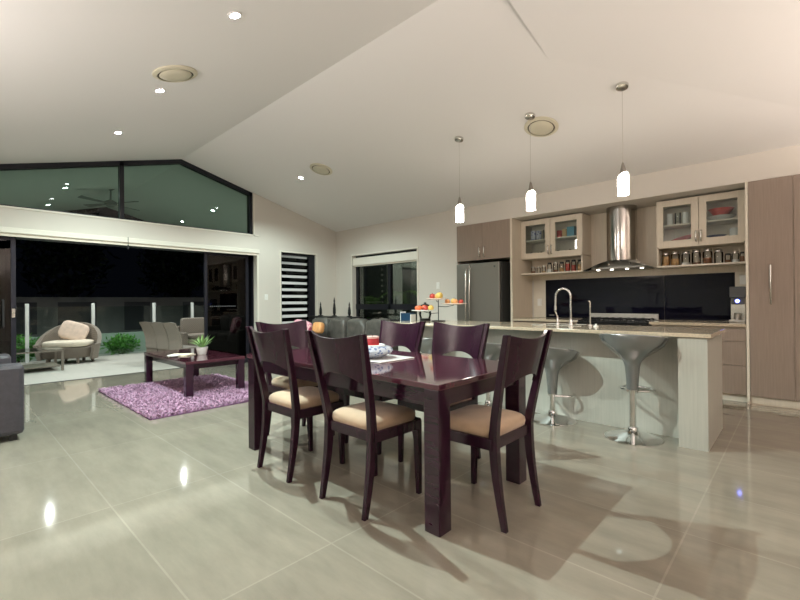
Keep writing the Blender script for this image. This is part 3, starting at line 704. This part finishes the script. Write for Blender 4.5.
MB().lathe([(.062,.20),(.062,.215),(.02,.23),(.015,.25)],(0,0,0),24).build('lid', M['plastic'], kt, 40)
MB().tube([(-.06,0,.20),(-.12,0,.20),(-.13,0,.12),(-.08,0,.06)], .005, 8).build('handle', M['jar'], kt, 60)
bx = thing('gift_box', (-3.915, 4.33, .887), 'dark blue box with white edges at the far end of the island', 'box')
MB().box(-.09,.09,-.05,.05,0,.105).build('body', M['blue'], bx, bevel=.003); MB().box(-.095,-.088,-.052,.052,0,.125).build('edge_strip', M['white'], bx); MB().box(.088,.095,-.052,.052,0,.09).build('edge_strip', M['white'], bx)

# ------------------------------------------------------------------ bar stools
def stool(x, y, seat, rz, label, first=None):
    if first is not None and abs(first['seat_h']-seat) < .02:
        c = dup(first, (x,y,0), label, rz); return c
    t = thing('bar_stool', (x,y,0), label, 'stool', rz, 'grey moulded bar stools along the island')
    t['seat_h'] = seat
    MB().lathe([(.215,.0),(.215,.008),(.19,.018),(.10,.042),(.045,.062),(.034,.075)],(0,0,0),48).build('base', M['chrome'], t, 40)
    MB().lathe([(.026,.07),(.026,seat-.42),(.030,seat-.40)],(0,0,0),24).build('column', M['chrome'], t, 50)
    MB().lathe([(.040,.06),(.040,.09),(.028,.10)],(0,0,0),24).build('collar', M['chrome'], t, 50)
    # moulded shell: stem flaring into a dish with a raised back lip
    sg = 40; zs_ = [(.044,-.44),(.049,-.34),(.057,-.25),(.070,-.205),(.105,-.165),(.165,-.118),(.212,-.068),(.238,-.008),(.231,.0),(.185,-.05),(.12,-.075),(.001,-.085)]
    vs = []
    for r, z in zs_:
        for k in range(sg):
            a = 2*PI*k/sg; w = min(1, r/.23)**2
            lift = .045*math.sin(a)*w - .012*(abs(math.sin(a))**2)*w
            vs.append((r*math.cos(a)*(1+.10*w), r*math.sin(a)*(1-.06*w), seat+z+lift))
    n = len(zs_); fs = [(i*sg+k, i*sg+(k+1)%sg, (i+1)*sg+(k+1)%sg, (i+1)*sg+k) for i in range(n-1) for k in range(sg)] + [tuple(range(sg)), tuple(range((n-1)*sg, n*sg))]
    MB().add(vs, fs).build('seat_shell', M['bombo'], t, 60)
    zf = seat-.455
    loop = [(.035,0,zf)] + [(.0+.135*math.cos(a), -.13+.10*math.sin(a), zf) for a in [PI/3 - i*(PI*5/3)/16 for i in range(17)]] + [(-.035,0,zf)]
    MB().tube(loop, .012, 8).build('footrest', M['chrome'], t, 60)
    return t
s1 = stool(-1.02,3.90,.845,PI,'bar stool with raised seat nearest the island end panel, right-hand one')
s2 = stool(-1.74,3.98,.695,PI*.9,'lowered bar stool behind the end dining chair, second from the end panel')
stool(-2.42,3.94,.71,PI,'bar stool half hidden between two dining chair backs, third from the end panel', s2)
stool(-3.25,3.98,.71,PI*1.05,'bar stool nearest the fruit stand, mostly hidden by dining chairs', s2)

# ------------------------------------------------------------------ dining table
dt = thing('dining_table', (-2.24, 2.09, 0), 'long dark mahogany dining table with glossy top and square legs', 'table')
MB().box(-.965,.965,-.46,.46,.715,.745).build('tabletop', M['woodtop'], dt, bevel=.004)
ap = MB(); hx, hy = .945, .445
ap.box(-hx+.09,hx-.09,-hy+.01,-hy+.035,.625,.714); ap.box(-hx+.09,hx-.09,hy-.035,hy-.01,.625,.714); ap.box(-hx+.01,-hx+.035,-hy+.09,hy-.09,.625,.714); ap.box(hx-.035,hx-.01,-hy+.09,hy-.09,.625,.714)
ap.build('apron', M['wood'], dt)
for sx_ in (-1,1):
    for sy_ in (-1,1):
        cx_, cy_ = sx_*(.955-.048), sy_*(.452-.048)
        MB().bar([(cx_,cy_,0),(cx_,cy_,.714)], .048, .048).build('leg', M['wood'], dt, bevel=.004)

# placemat, bowl, candle
pm = MB().box(-.18,.18,-.17,.17,0,.006).build('placemat', M['whitec'], bevel=.002); pm.location = (-2.19,2.12,.746); pm.rotation_euler = (0,0,.0)
tag(pm, 'square white placemat under the patterned bowl on the dining table', 'placemat')
bw = thing('bowl', (-2.235,2.09,.753), 'squat blue and white patterned ceramic bowl on the dining table', 'bowl')
MB().lathe([(.07,0),(.075,.006),(.13,.03),(.150,.052),(.135,.075),(.09,.088),(.083,.083),(.001,.075)],(0,0,0),36).build('body', M['bowl'], bw, 60)
MB().lathe([(.088,.083),(.092,.089),(.084,.093),(.080,.085)],(0,0,0),30).build('rim', M['whitec'], bw, 60)
cn = thing('candle', (-2.235,2.09,.838), 'short thick dark red candle standing in the patterned bowl', 'candle')
MB().lathe([(.048,-.009),(.048,.052),(.044,.056)],(0,0,0),24).build('wax', M['candle'], cn, 50)
MB().lathe([(.048,.0525),(.046,.066),(.03,.062),(.001,.060)],(0,0,0),24).build('pale_rim', M['candletop'], cn, 50)
MB().tube([(0,0,.06),(0,0,.078)], .0018, 6).build('wick', M['black'], cn)

# dining chairs
def hw(z): return .182 + .052*max(0, (z-.45)/.53)
def yp(z):
    z = max(0, z)
    return -.215 + .055*math.sin(min(z,.46)/.46*PI/2) if z < .46 else -.160 - .105*((z-.46)/.52)**1.15
def chair(loc, rz, label):
    t = thing('dining_chair', loc, label, 'chair', rz, 'mahogany dining chairs around the table')
    zz = [0,.08,.16,.24,.32,.40,.46,.54,.62,.70,.80,.90,.985]
    for s in (-1,1):
        p = [(s*(hw(z)+.004), yp(z), z) for z in zz]
        MB().bar(p, [.013+.006*min(1,z/.3) if z < .5 else .019-.004*(z-.5)/.5 for z in zz], [.015+.008*min(1,z/.4) if z < .5 else .022-.007*(z-.5)/.5 for z in zz]).build('rear_leg', M['woodch'], t, 30, bevel=.003)
        MB().bar([(s*.192,.215,0),(s*.192,.205,.44)], [.014,.020], [.014,.020]).build('front_leg', M['woodch'], t, bevel=.003)
    r = MB()
    r.hexa([(-.19,-.17,.395),(.19,-.17,.395),(.19,-.145,.395),(-.19,-.145,.395),(-.19,-.17,.452),(.19,-.17,.452),(.19,-.145,.452),(-.19,-.145,.452)])
    r.box(-.205,.205,.20,.225,.395,.452)
    for s in (-1,1): r.hexa([(s*.205-.011,-.16,.395),(s*.205+.011,-.16,.395),(s*.212+.011,.21,.395),(s*.212-.011,.21,.395),(s*.205-.011,-.16,.452),(s*.205+.011,-.16,.452),(s*.212+.011,.21,.452),(s*.212-.011,.21,.452)])
    r.build('seat_frame', M['woodch'], t, bevel=.003)
    MB().pad((0,.03,.470), (.203,.195,.056), .70, .34).build('seat', M['suede'], t, 80)
    def back(u, v):
        q = 2*u-1
        zt = .985 - .030*(1-q*q); zb = .695 + .070*(1-q*q)
        z = zb + (zt-zb)*v
        return (q*(hw(z)-.010), yp(z) + .004 - .052*(1-q*q), z)
    MB().sheet(back, 20, 8, (0,.020,0)).build('backrest', M['woodch'], t, 50, bevel=.002)
    return t
c0 = chair((-1.87,1.725,0), 0, 'dining chair on the near side of the table, seen from behind, closest to the camera')
dup(c0, (-2.58,1.715,0), 'dining chair on the near side of the table beside the rug, seen from behind')
dup(c0, (-1.295,2.085,0), 'dining chair at the head of the table in front of the bar stools', PI/2)
dup(c0, (-3.165,2.09,0), 'dining chair at the far head of the table by the louvre window', -PI/2)
dup(c0, (-1.91,2.45,0), 'dining chair on the far side of the table in front of the island', PI)
dup(c0, (-2.52,2.45,0), 'dining chair on the far side of the table behind the patterned bowl', PI)

# ------------------------------------------------------------------ living corner
rg = thing('shag_rug', (-5.715, 2.15, 0), 'mauve shag rug under the low coffee table', 'rug')
RW, RD = 1.035, .775
MB().box(-RW,RW,-RD,RD,.001,.012).build('backing', M['rugb'], rg)
pm_ = MB(); rnd = random.Random(3)
vs = []; fs = []
for i in range(17000):
    x = rnd.uniform(-RW,RW); y = rnd.uniform(-RD,RD); h = rnd.uniform(.018,.042); a = rnd.uniform(0,2*PI); w = rnd.uniform(.004,.0075)
    lx, ly = rnd.uniform(-.03,.03), rnd.uniform(-.03,.03); ca, sa = math.cos(a)*w, math.sin(a)*w; n = len(vs)
    vs += [(x-ca,y-sa,.010),(x+ca,y+sa,.010),(x+ca+lx*.6,y+sa+ly*.6,.010+h*.7),(x-ca+lx*.6,y-sa+ly*.6,.010+h*.7),(x+ca*.6+lx*1.4,y+sa*.6+ly*1.4,.008+h),(x-ca*.6+lx*1.4,y-sa*.6+ly*1.4,.008+h)]
    fs += [(n,n+1,n+2,n+3),(n+3,n+2,n+4,n+5)]
me = bpy.data.meshes.new('pile'); me.from_pydata(vs, [], fs); me.materials.append(M['pile'])
o = bpy.data.objects.new('pile', me); COL.objects.link(o); o.parent = rg; o['kind'] = 'stuff'

ct = thing('coffee_table', (-6.08, 2.31, .02), 'low dark mahogany coffee table standing on the mauve rug', 'table')
MB().box(-.78,.78,-.37,.37,.40,.435).build('tabletop', M['woodtop'], ct, bevel=.004)
MB().box(-.73,.73,-.32,.32,.335,.399).build('apron', M['wood'], ct)
for a in (-1,1):
    for b in (-1,1): MB().bar([(a*.733,b*.323,0),(a*.733,b*.323,.399)], .042, .042).build('leg', M['wood'], ct, bevel=.003)
pt = thing('potted_plant', (-5.90, 2.37, .456), 'small spiky green plant in a white pot on the coffee table', 'plant')
MB().lathe([(.05,0),(.055,.005),(.075,.10),(.078,.105),(.070,.105),(.065,.09),(.001,.085)],(0,0,0),28).build('pot', M['whitec'], pt, 50)
lf = MB(); rnd = random.Random(5)
for i in range(30):
    a = i*2.4; t_ = rnd.uniform(.35,1.0); L_ = rnd.uniform(.17,.25); w = .012
    d = Vector((math.cos(a)*math.sin(t_), math.sin(a)*math.sin(t_), math.cos(t_))); sd_ = Vector((-math.sin(a), math.cos(a), 0))
    p0_ = Vector((0,0,.085)); p1_ = p0_+d*L_*.5; p2_ = p0_+d*L_+Vector((0,0,-.02)); n_ = d.cross(sd_)*.003
    lf.add([p0_-sd_*w*.5,p0_+sd_*w*.5,p1_+sd_*w,p1_-sd_*w,p2_,p0_+n_,p1_+n_*1.5], [(0,1,2,3),(3,2,4),(0,6,5),(1,5,6),(1,6,2),(0,3,6),(2,6,4),(3,4,6)])
lf.build('leaves', M['leaf2'], pt)
mg = MB().box(-.14,.14,-.10,.10,0,.008).build('magazine', M['paper']); mg.location = (-6.07,2.17,.4555); mg.rotation_euler = (0,0,.5); tag(mg, 'open magazine lying flat beside the white pot', 'magazine', 'magazines on the coffee table')
mg = MB().box(-.13,.13,-.095,.095,0,.007).build('magazine', M['paper']); mg.location = (-6.05,2.16,.464); mg.rotation_euler = (0,0,.9); tag(mg, 'upper magazine resting across another on the coffee table', 'magazine', 'magazines on the coffee table')
simple('dish', MB().lathe([(.04,0),(.075,.022),(.072,.024),(.035,.006),(.001,.006)],(0,0,0),24), 'whitec', (-5.93,2.02,.4555), 'small white dish near the front edge of the coffee table', 'dish')

def sofa(loc, w, dpt, armh, seath, backh, m, label, cushions, rz=0, back_cush=True, armw=.2):
    t = thing('sofa', loc, label, 'sofa', rz)
    mm = M[m]
    MB().box(-w/2+.03,w/2-.03,-dpt/2+.04,dpt/2-.03,.06,seath-.12).build('base', mm, t, bevel=.02)
    for s in (-1,1):
        a = MB(); a.box(min(s*w/2,s*(w/2-armw)),max(s*w/2,s*(w/2-armw)),-dpt/2,dpt/2,.05,armh); a.build('arm', mm, t, bevel=.035)
    MB().box(-w/2+armw,w/2-armw,dpt/2-.2,dpt/2,.08,backh-.03).build('backrest', mm, t, bevel=.04)
    iw = (w-2*armw)/cushions
    for k in range(cushions):
        cx_ = -w/2+armw+iw*(k+.5)
        MB().pad((cx_,-.08,seath-.06),(iw/2-.004,dpt/2-.10,.085),.35,.22,wr=.02,seed=k).build('seat_cushion', mm, t, 80)
        if back_cush: MB().pad((cx_,dpt/2-.24,(seath+backh)/2+.02),(iw/2-.006,.115,(backh-seath)/2+.03),.5,.4,wr=.16,seed=k+9).build('back_cushion', mm, t, 80)
    for a in (-1,1):
        for b in (-1,1): MB().bar([(a*(w/2-.07),b*(dpt/2-.07),0),(a*(w/2-.07),b*(dpt/2-.07),.06)], .025,.025).build('foot', M['plastic'], t)
    return t
sofa((-5.45,.02,0), 1.24, .88, .645, .44, .72, 'leather', 'dark leather two-seat sofa cut off by the left edge of the photo', 1, PI)
sofa((-5.80,4.66,0), 2.35, .90, .58, .45, .815, 'leather2', 'worn grey leather sofa behind the dining table, facing the room', 4, 0, True, .16)
cu = MB().pad((0,0,0),(.20,.07,.17),.5,.35).build('cushion', M['stripe'], None, 80); cu.location = (-6.52,4.36,.665); cu.rotation_euler = (-.3,.15,.2)
tag(cu, 'pink striped cushion at the left end of the grey leather sofa', 'cushion')
cu = MB().pad((0,0,0),(.11,.06,.10),.5,.4).build('cushion', M['peach'], None, 80); cu.location = (-6.20,4.50,.70); cu.rotation_euler = (-.2,0,.1)
tag(cu, 'small orange cushion behind the pink striped one on the sofa', 'cushion')
cons = thing('console_table', (-6.74,5.28,0), 'narrow black console table behind the grey leather sofa', 'table')
MB().box(-.70,.68,-.14,.14,.835,.868).build('tabletop', M['ironside'], cons, bevel=.003)
for a in (-.66,.64):
    for b in (-.11,.11): MB().bar([(a,b,0),(a,b,.834)], .018,.018).build('leg', M['ironside'], cons)
for x, h, lb in ((-7.18,.29,'dark pointed ornament at the left end of the black console'),(-6.73,.38,'tallest dark pointed ornament, in the middle of the console'),(-6.27,.28,'dark pointed ornament at the right end of the black console')):
    t = thing('ornament', (x,5.27,.869), lb, 'ornament', group='pointed ornaments on the console')
    MB().lathe([(.055,0),(.055,.012),(.03,.02)],(0,0,0),20).build('base', M['iron'], t, 40)
    MB().lathe([(.018,.018),(.030,h*.2),(.028,h*.4),(.020,h*.6),(.012,h*.72),(.016,h*.80),(.003,h)],(0,0,0),20).build('spire', M['iron'], t, 60)

# ------------------------------------------------------------------ patio
dk = struct(MB().box(-11.45,-8.09,-2.5,6.2,-.12,-.012).build('floor_patio', M['deck']))
struct(MB().box(-30,-11.45,-12,14,-.30,-.20).build('ground', M['earth']))
struct(MB().box(XW,-3,6.75,14,-.30,-.20).build('ground_garden', M['earth']))
pc = MB(); a, b = -12.6, XW-.25
for (ya, yb) in ((-2.5,RY),(RY,6.4)):
    z_a, z_b = cz(ya)-.03, cz(yb)-.03
    pc.hexa([(a,ya,z_a),(b,ya,z_a),(b,yb,z_b),(a,yb,z_b),(a,ya,z_a+.1),(b,ya,z_a+.1),(b,yb,z_b+.1),(a,yb,z_b+.1)])
struct(pc.build('ceiling_patio', M['ceil']))
struct(MB().box(-10.4,XW-.26,6.2,6.35,-.1,2.65).build('wall_patio', M['ext']))
# patio fan
fn = thing('ceiling_fan', (-10.05,2.27,3.44), 'grey ceiling fan on the patio ceiling, seen through the gable glass', 'fan')
MB().cyl(0,0,-.22,.02,.016,seg=12).build('rod', M['fanm'], fn); MB().lathe([(.02,-.02),(.07,.02)],(0,0,0),20).build('canopy', M['fanm'], fn)
MB().lathe([(.05,-.34),(.11,-.31),(.11,-.25),(.04,-.21)],(0,0,0),24).build('motor_housing', M['fanm'], fn, 40)
for k in range(4):
    a = k*PI/2+.5; c_, s_ = math.cos(a), math.sin(a); bm_ = MB()
    pts = [(.10,-.03),(.62,-.07),(.64,.05),(.10,.03)]
    bm_.hexa([(p[0]*c_-p[1]*s_, p[0]*s_+p[1]*c_, -.285+p[1]*.2) for p in pts] + [(p[0]*c_-p[1]*s_, p[0]*s_+p[1]*c_, -.277+p[1]*.2) for p in pts])
    bm_.build('blade', M['fanm'], fn)
# balustrade
ba = thing('glass_balustrade', (-11.24,0,0), 'glass balustrade with white posts along the patio edge', 'balustrade')
py_ = [-.05,1.11,2.20,3.40,4.28,5.4]
for y in py_: MB().box(-.022,.022,y-.030,y+.030,-.012,1.17).build('post', M['post'], ba, bevel=.005)
for a, b in zip(py_[:-1], py_[1:]): MB().box(-.005,.005,a+.05,b-.05,.05,1.10).build('glass_panel', M['bal'], ba)
# tub chair
tb = thing('tub_chair', (-10.70,1.70,0), 'round grey wicker tub chair with cream cushions on the patio', 'chair', 1.05)
def shell(u, v):
    a = -PI*.12 + (PI*1.24)*u
    hh = .36 + .42*max(0, math.sin(a))**.9
    r = .47 + .06*v
    return (r*1.05*math.cos(a), r*.85*math.sin(a)-.05, .06+(hh-.06)*v)
sh_ = MB()
def shell_in(u,v):
    p = shell(u,v); return (p[0]*.87, p[1]*.87, p[2])
nu, nv = 32, 8; A = [shell(i/nu,j/nv) for j in range(nv+1) for i in range(nu+1)]; B_ = [shell_in(i/nu,j/nv) for j in range(nv+1) for i in range(nu+1)]; n = len(A); fs = []
for j in range(nv):
    for i in range(nu):
        q = (j*(nu+1)+i, j*(nu+1)+i+1, (j+1)*(nu+1)+i+1, (j+1)*(nu+1)+i); fs += [q, tuple(k+n for k in q)[::-1]]
for idx in (list(range(nu+1)), [nv*(nu+1)+i for i in range(nu+1)], [j*(nu+1) for j in range(nv+1)], [j*(nu+1)+nu for j in range(nv+1)]):
    for p_, q_ in zip(idx[:-1], idx[1:]): fs.append((p_,q_,q_+n,p_+n))
sh_.add(A+B_, fs); sh_.build('shell', M['wick2'], tb, 50)
MB().lathe([(.42,.10),(.44,.13),(.44,.30),(.40,.32)],(0,-.02,0),32,sy=.85).build('seat_base', M['wick'], tb, 50)
MB().pad((0,-.03,.37),(.40,.35,.065),.45,.7).build('seat_cushion', M['cream'], tb, 80)
for a in (.4,1.2,2.0,2.8,4.0,5.4): 
    MB().bar([(.40*math.cos(a),.34*math.sin(a)-.03,-.012),(.38*math.cos(a),.32*math.sin(a)-.03,.11)], .02,.02).build('leg', M['wick'], tb)
cu = MB().pad((0,0,0),(.24,.08,.19),.5,.35).build('cushion', M['pinkish'], None, 80); cu.location = (-10.80,1.79,.60); cu.rotation_euler = (-.35,.35,1.25)
tag(cu, 'blush scatter cushion leaning in the round wicker chair', 'cushion')
# glass patio table
gt = thing('patio_table', (-9.85,1.08,0), 'low glass-topped patio table in front of the round wicker chair', 'table')
MB().box(-.38,.38,-.36,.36,.345,.357).build('tabletop', M['bal'], gt)
rm = MB()
for q in ((-.39,.39,-.37,-.355),(-.39,.39,.355,.37),(-.39,-.375,-.37,.37),(.375,.39,-.37,.37)): rm.box(*q,.33,.352)
rm.build('rim', M['wick'], gt)
for a in (-1,1):
    for b in (-1,1): MB().bar([(a*.35,b*.33,-.012),(a*.35,b*.33,.33)], .018,.018).build('leg', M['wick'], gt)
MB().box(-.33,.33,-.31,.31,.06,.075).build('lower_shelf', M['wick'], gt)
# high back outdoor chairs
def ochair(loc, rz, label):
    t = thing('patio_chair', loc, label, 'chair', rz, 'wicker patio chairs beyond the coffee table')
    def bk(u, v): return (-.185+.37*u, -.20-.03*math.sin(PI*u)*0-.13*v**1.3+.03*math.sin(v*PI), .26+.52*v+.012*math.cos((2*u-1)*PI/2)*v)
    MB().sheet(bk, 8, 10, (0,.03,0)).build('backrest', M['wick2'], t, 50)
    MB().box(-.185,.185,-.19,.24,.25,.30).build('seat', M['wick2'], t, bevel=.01)
    MB().box(-.18,.18,-.185,.235,.08,.25).build('seat_skirt', M['wick'], t)
    for a in (-1,1):
        for b in (-.17,.21): MB().bar([(a*.165,b,-.012),(a*.16,b,.08)], .016,.016).build('leg', M['plastic'], t)
    return t
oc0 = ochair((-9.62,3.03,0), .25, 'taupe wicker patio chair, leftmost of the row of three behind the coffee table')
dup(oc0, (-9.19,3.11,0), 'taupe wicker patio chair in the middle of the row of three')
dup(oc0, (-8.76,3.19,0), 'taupe wicker patio chair at the right of the row of three, beside the door stack')
# outdoor lounge behind
ls = thing('patio_sofa', (-10.3,4.45,0), 'brown wicker patio sofa with a pale back cushion, half hidden by the door stack', 'sofa', -PI*.5)
MB().box(-.75,.75,-.35,.35,-.011,.34).build('base', M['wick'], ls, bevel=.02)
MB().box(-.75,.75,-.42,-.30,.05,.62).build('backrest', M['wick'], ls, bevel=.03)
for s in (-1,1): MB().box(min(s*.75,s*.87),max(s*.75,s*.87),-.40,.36,.05,.50).build('arm', M['wick'], ls, bevel=.03)
MB().pad((0,.02,.39),(.72,.34,.06),.35,.25).build('seat_cushion', M['wick'], ls, 80)
MB().pad((.40,-.22,.62),(.30,.07,.19),.25,.2).build('back_cushion', M['wick2'], ls, 80)
# garden
def bush(name, c, h, n, ls_, m, label, cat, group, trunk=None, seed=1):
    t = thing(name, (c[0],c[1],c[2]), label, cat, group=group); rnd = random.Random(seed); mb = MB(); vs=[]; fs=[]
    for i in range(n):
        while True:
            p = Vector((rnd.uniform(-1,1), rnd.uniform(-1,1), rnd.uniform(-1,1)))
            if p.length < 1: break
        p = Vector((p.x*h[0], p.y*h[1], h[2]*(1+p.z)+(trunk or 0)))
        d = Vector((rnd.gauss(0,1),rnd.gauss(0,1),rnd.gauss(.6,.8))).normalized(); s = d.cross(Vector((rnd.gauss(0,1),rnd.gauss(0,1),.3))).normalized(); L_ = ls_*rnd.uniform(.6,1.3); k = len(vs)
        vs += [p, p+d*L_*.5+s*L_*.16, p+d*L_, p+d*L_*.5-s*L_*.16]; fs.append((k,k+1,k+2,k+3))
    mb.add(vs, fs); me = bpy.data.meshes.new('foliage'); me.from_pydata(vs, [], fs); me.materials.append(M[m]); o = bpy.data.objects.new('foliage', me); COL.objects.link(o); o.parent = t
    if trunk is not None: MB().tube([(0,0,-.05),(.02,.01,trunk*.5+.05),(0,0,trunk+h[2]*.8)], [.06 if trunk > .5 else .02]*3, 8).build('trunk', M['bark'], t, 60)
    return t
gb = 'green shrubs beyond the glass balustrade'
bush('garden_shrub', (-12.1,1.05,-.2), (.35,.38,.30), 1100, .10, 'leaf', 'bright green shrub behind the patio table, beside the leftmost white post', 'shrub', gb, .1, 1)
bush('garden_shrub', (-12.1,2.10,-.2), (.35,.38,.31), 1200, .10, 'leaf', 'bright green shrub right of the round wicker chair', 'shrub', gb, .1, 2)
bush('garden_shrub', (-12.2,2.98,-.2), (.35,.36,.24), 1100, .10, 'leaf', 'low green shrub at the end of the pale garden wall', 'shrub', gb, .1, 3)
gw_ = MB().box(-13.0,-12.8,-1.5,8,-.2,.40).build('garden_wall', M['lowwall']); tag(gw_, 'low pale green rendered garden wall beyond the balustrade', 'wall')
bw_ = thing('boundary_fence', (-17,0,-.2), 'long dark grey boundary fence behind the garden', 'fence')
MB().box(-.08,.08,-6,13,0,1.52).build('wall_panel', M['fence'], bw_)
for y0, y1 in ((-2.5,-.6),(.9,1.9),(2.4,3.4),(4.2,5.0),(6.1,7.4),(8.2,9.6)): MB().box(.081,.10,y0,y1,.45,1.42).build('infill_panel', M['fenced'], bw_)
MB().box(-.1,.1,-6,13,1.52,1.58).build('coping', M['fence'], bw_)
gt_ = 'dark trees behind the boundary fence'
for i, (x,y,hh,lb) in enumerate(((-19,-.4,1.6,'dark tree behind the fence above the leftmost white post'),(-19.4,3.0,1.9,'dark tree behind the fence above the green shrubs'),(-19,6.6,1.7,'dark tree behind the fence above the wicker chairs'))):
    bush('tree', (x,y,-.2), (1.2,1.35,hh), 1500, .35, 'leafd', lb, 'tree', gt_, 1.4, 20+i)
# side garden behind the kitchen window
fc = thing('screen_fence', (-6.8,8.2,-.2), 'grey screening fence outside the window beside the fridge', 'fence')
MB().box(-7,3,0,.05,0,2.5).build('panel', mat('grey_green_screen', (.16,.17,.16), .9, noise_amt=.15, nscale=2), fc)
for x in (-6.6,-4.4,-2.2,0,2.2): MB().box(x-.04,x+.04,-.03,0,0,2.55).build('post', M['fenced'], fc)
def frond(name, loc, label, seed, hgt, m='leaf'):
    t = thing(name, loc, label, 'palm', group='garden palms outside the window'); rnd = random.Random(seed)
    MB().tube([(0,0,0),(.02,0,hgt*.5),(0,0,hgt)], [.04,.035,.03], 8).build('trunk', M['bark'], t, 60)
    for k in range(9):
        a = k*2*PI/9+rnd.uniform(-.2,.2); fr_ = MB(); L_ = rnd.uniform(.5,.62); up = rnd.uniform(.25,.6)
        pts = [Vector((math.cos(a)*L_*s_, math.sin(a)*L_*s_, hgt+up*s_*L_-.75*L_*s_*s_)) for s_ in [i/8 for i in range(9)]]
        fr_.tube(pts, .006, 5)
        sd_ = Vector((-math.sin(a), math.cos(a), 0))
        for i in range(1,9):
            for sg_ in (-1,1):
                p = pts[i]; d = (pts[i]-pts[i-1]).normalized(); e = p + sd_*sg_*.20*(1-.5*i/9) + d*.10 - Vector((0,0,.06)); w = d*.032
                fr_.add([p-w,p+w,e], [(0,1,2)])
        fr_.build('frond', M['leaf2'], t)
frond('garden_palm', (-8.25,7.45,-.2), 'small palm outside the left pane of the kitchen-side window', 4, 1.45)
frond('garden_palm', (-6.95,7.5,-.2), 'small palm outside the right pane of the kitchen-side window', 5, 1.55)
bush('garden_shrub', (-7.65,6.95,-.2), (.42,.2,.42), 700, .12, 'leaf', 'low shrub just outside the window beside the fridge', 'shrub', 'shrubs outside the window', .1, 8)
bush('garden_shrub', (-6.6,6.95,-.2), (.42,.2,.40), 600, .12, 'leaf', 'low shrub outside the right end of that window', 'shrub', 'shrubs outside the window', .1, 9)
gl = thing('added_garden_light', (-7.3,6.30,2.55), 'small added fill light outside, above the kitchen-side window', 'wall light')  # added fixture, there to brighten the garden behind the window
MB().lathe([(.05,-.06),(.05,.06)],(0,-.03,0),16).build('body', M['plastic'], gl)
def point(name, loc, e, col, rad=.05):
    l = bpy.data.lights.new(name, 'POINT'); l.energy = e; l.color = col; l.shadow_soft_size = rad; o = bpy.data.objects.new(name, l); COL.objects.link(o); o.location = loc; return o
point('garden_fill', (-7.3,6.6,2.45), 22, (.9,1,.85))  # added fill on the palms and screen fence

# ------------------------------------------------------------------ added out-of-view uplighters, fill light to brighten the ceiling
def uplighter(x, y, h, e, label, col=WARM):
    t = thing('added_floor_lamp', (x,y,0), label, 'added fill lamp', group='added uplighters for ceiling fill')
    MB().lathe([(.14,0),(.14,.02),(.03,.03)],(0,0,0),24).build('base', M['satin'], t, 40); MB().cyl(0,0,.02,h-.08,.012,seg=12).build('pole', M['satin'], t)
    MB().lathe([(.02,h-.09),(.10,h-.04),(.17,h),(.165,h),(.09,h-.035),(.001,h-.07)],(0,0,0),28).build('lamp_shade', M['satin'], t, 40)
    o = beam('ceiling_fill_beam', (x,y,h+.02), e, col, 165, .4, .08); o.rotation_euler = (PI,0,0)
uplighter(1.9,.4,1.75,300,'added out-of-view fill uplighter behind the camera on the right side of the room', (1,.86,.80))
uplighter(1.7,4.3,1.75,190,'added out-of-view fill uplighter past the pantry cabinet', (1,.87,.78))
uplighter(-3.3,-1.2,1.75,210,'added out-of-view fill uplighter behind the dark sofa', (1,.91,.88))
for x in (-.27,.28):
    o = beam('hood_beam', (-1.795+x,6.28,1.54), 5, WARM, 110, .6, .02)

# ------------------------------------------------------------------ world, camera
w = bpy.data.worlds.new('night'); sc.world = w; w.use_nodes = True
w.node_tree.nodes['Background'].inputs[0].default_value = (.004,.005,.008,1); w.node_tree.nodes['Background'].inputs[1].default_value = .3
cam = bpy.data.cameras.new('camera'); co = bpy.data.objects.new('camera', cam); COL.objects.link(co)
Fp, Yw, Pt, Ro = 426.37, math.radians(43.168), math.radians(.2136), math.radians(-.4868)
V = Vector((-math.sin(Yw)*math.cos(Pt), math.cos(Yw)*math.cos(Pt), math.sin(Pt))); r0 = Vector((math.cos(Yw), math.sin(Yw), 0)); u0 = r0.cross(V)
rt = r0*math.cos(Ro)+u0*math.sin(Ro); up = u0*math.cos(Ro)-r0*math.sin(Ro)
mtx = Matrix((rt, up, -V)).transposed().to_4x4(); mtx.translation = Vector((0,0,1.15)); co.matrix_world = mtx
cam.sensor_width = 36; cam.lens = Fp/800*36; cam.clip_start = .05; cam.clip_end = 200
sc.camera = co
sc.view_settings.view_transform = 'Standard'; sc.view_settings.look = 'None'; sc.view_settings.gamma = 1; sc.view_settings.use_curve_mapping = False
sc.view_settings.exposure = .13
sc.cycles.use_denoising = True
sc.cycles.max_bounces = 10; sc.cycles.diffuse_bounces = 5; sc.cycles.transparent_max_bounces = 16
sc.cycles.sample_clamp_indirect = 6
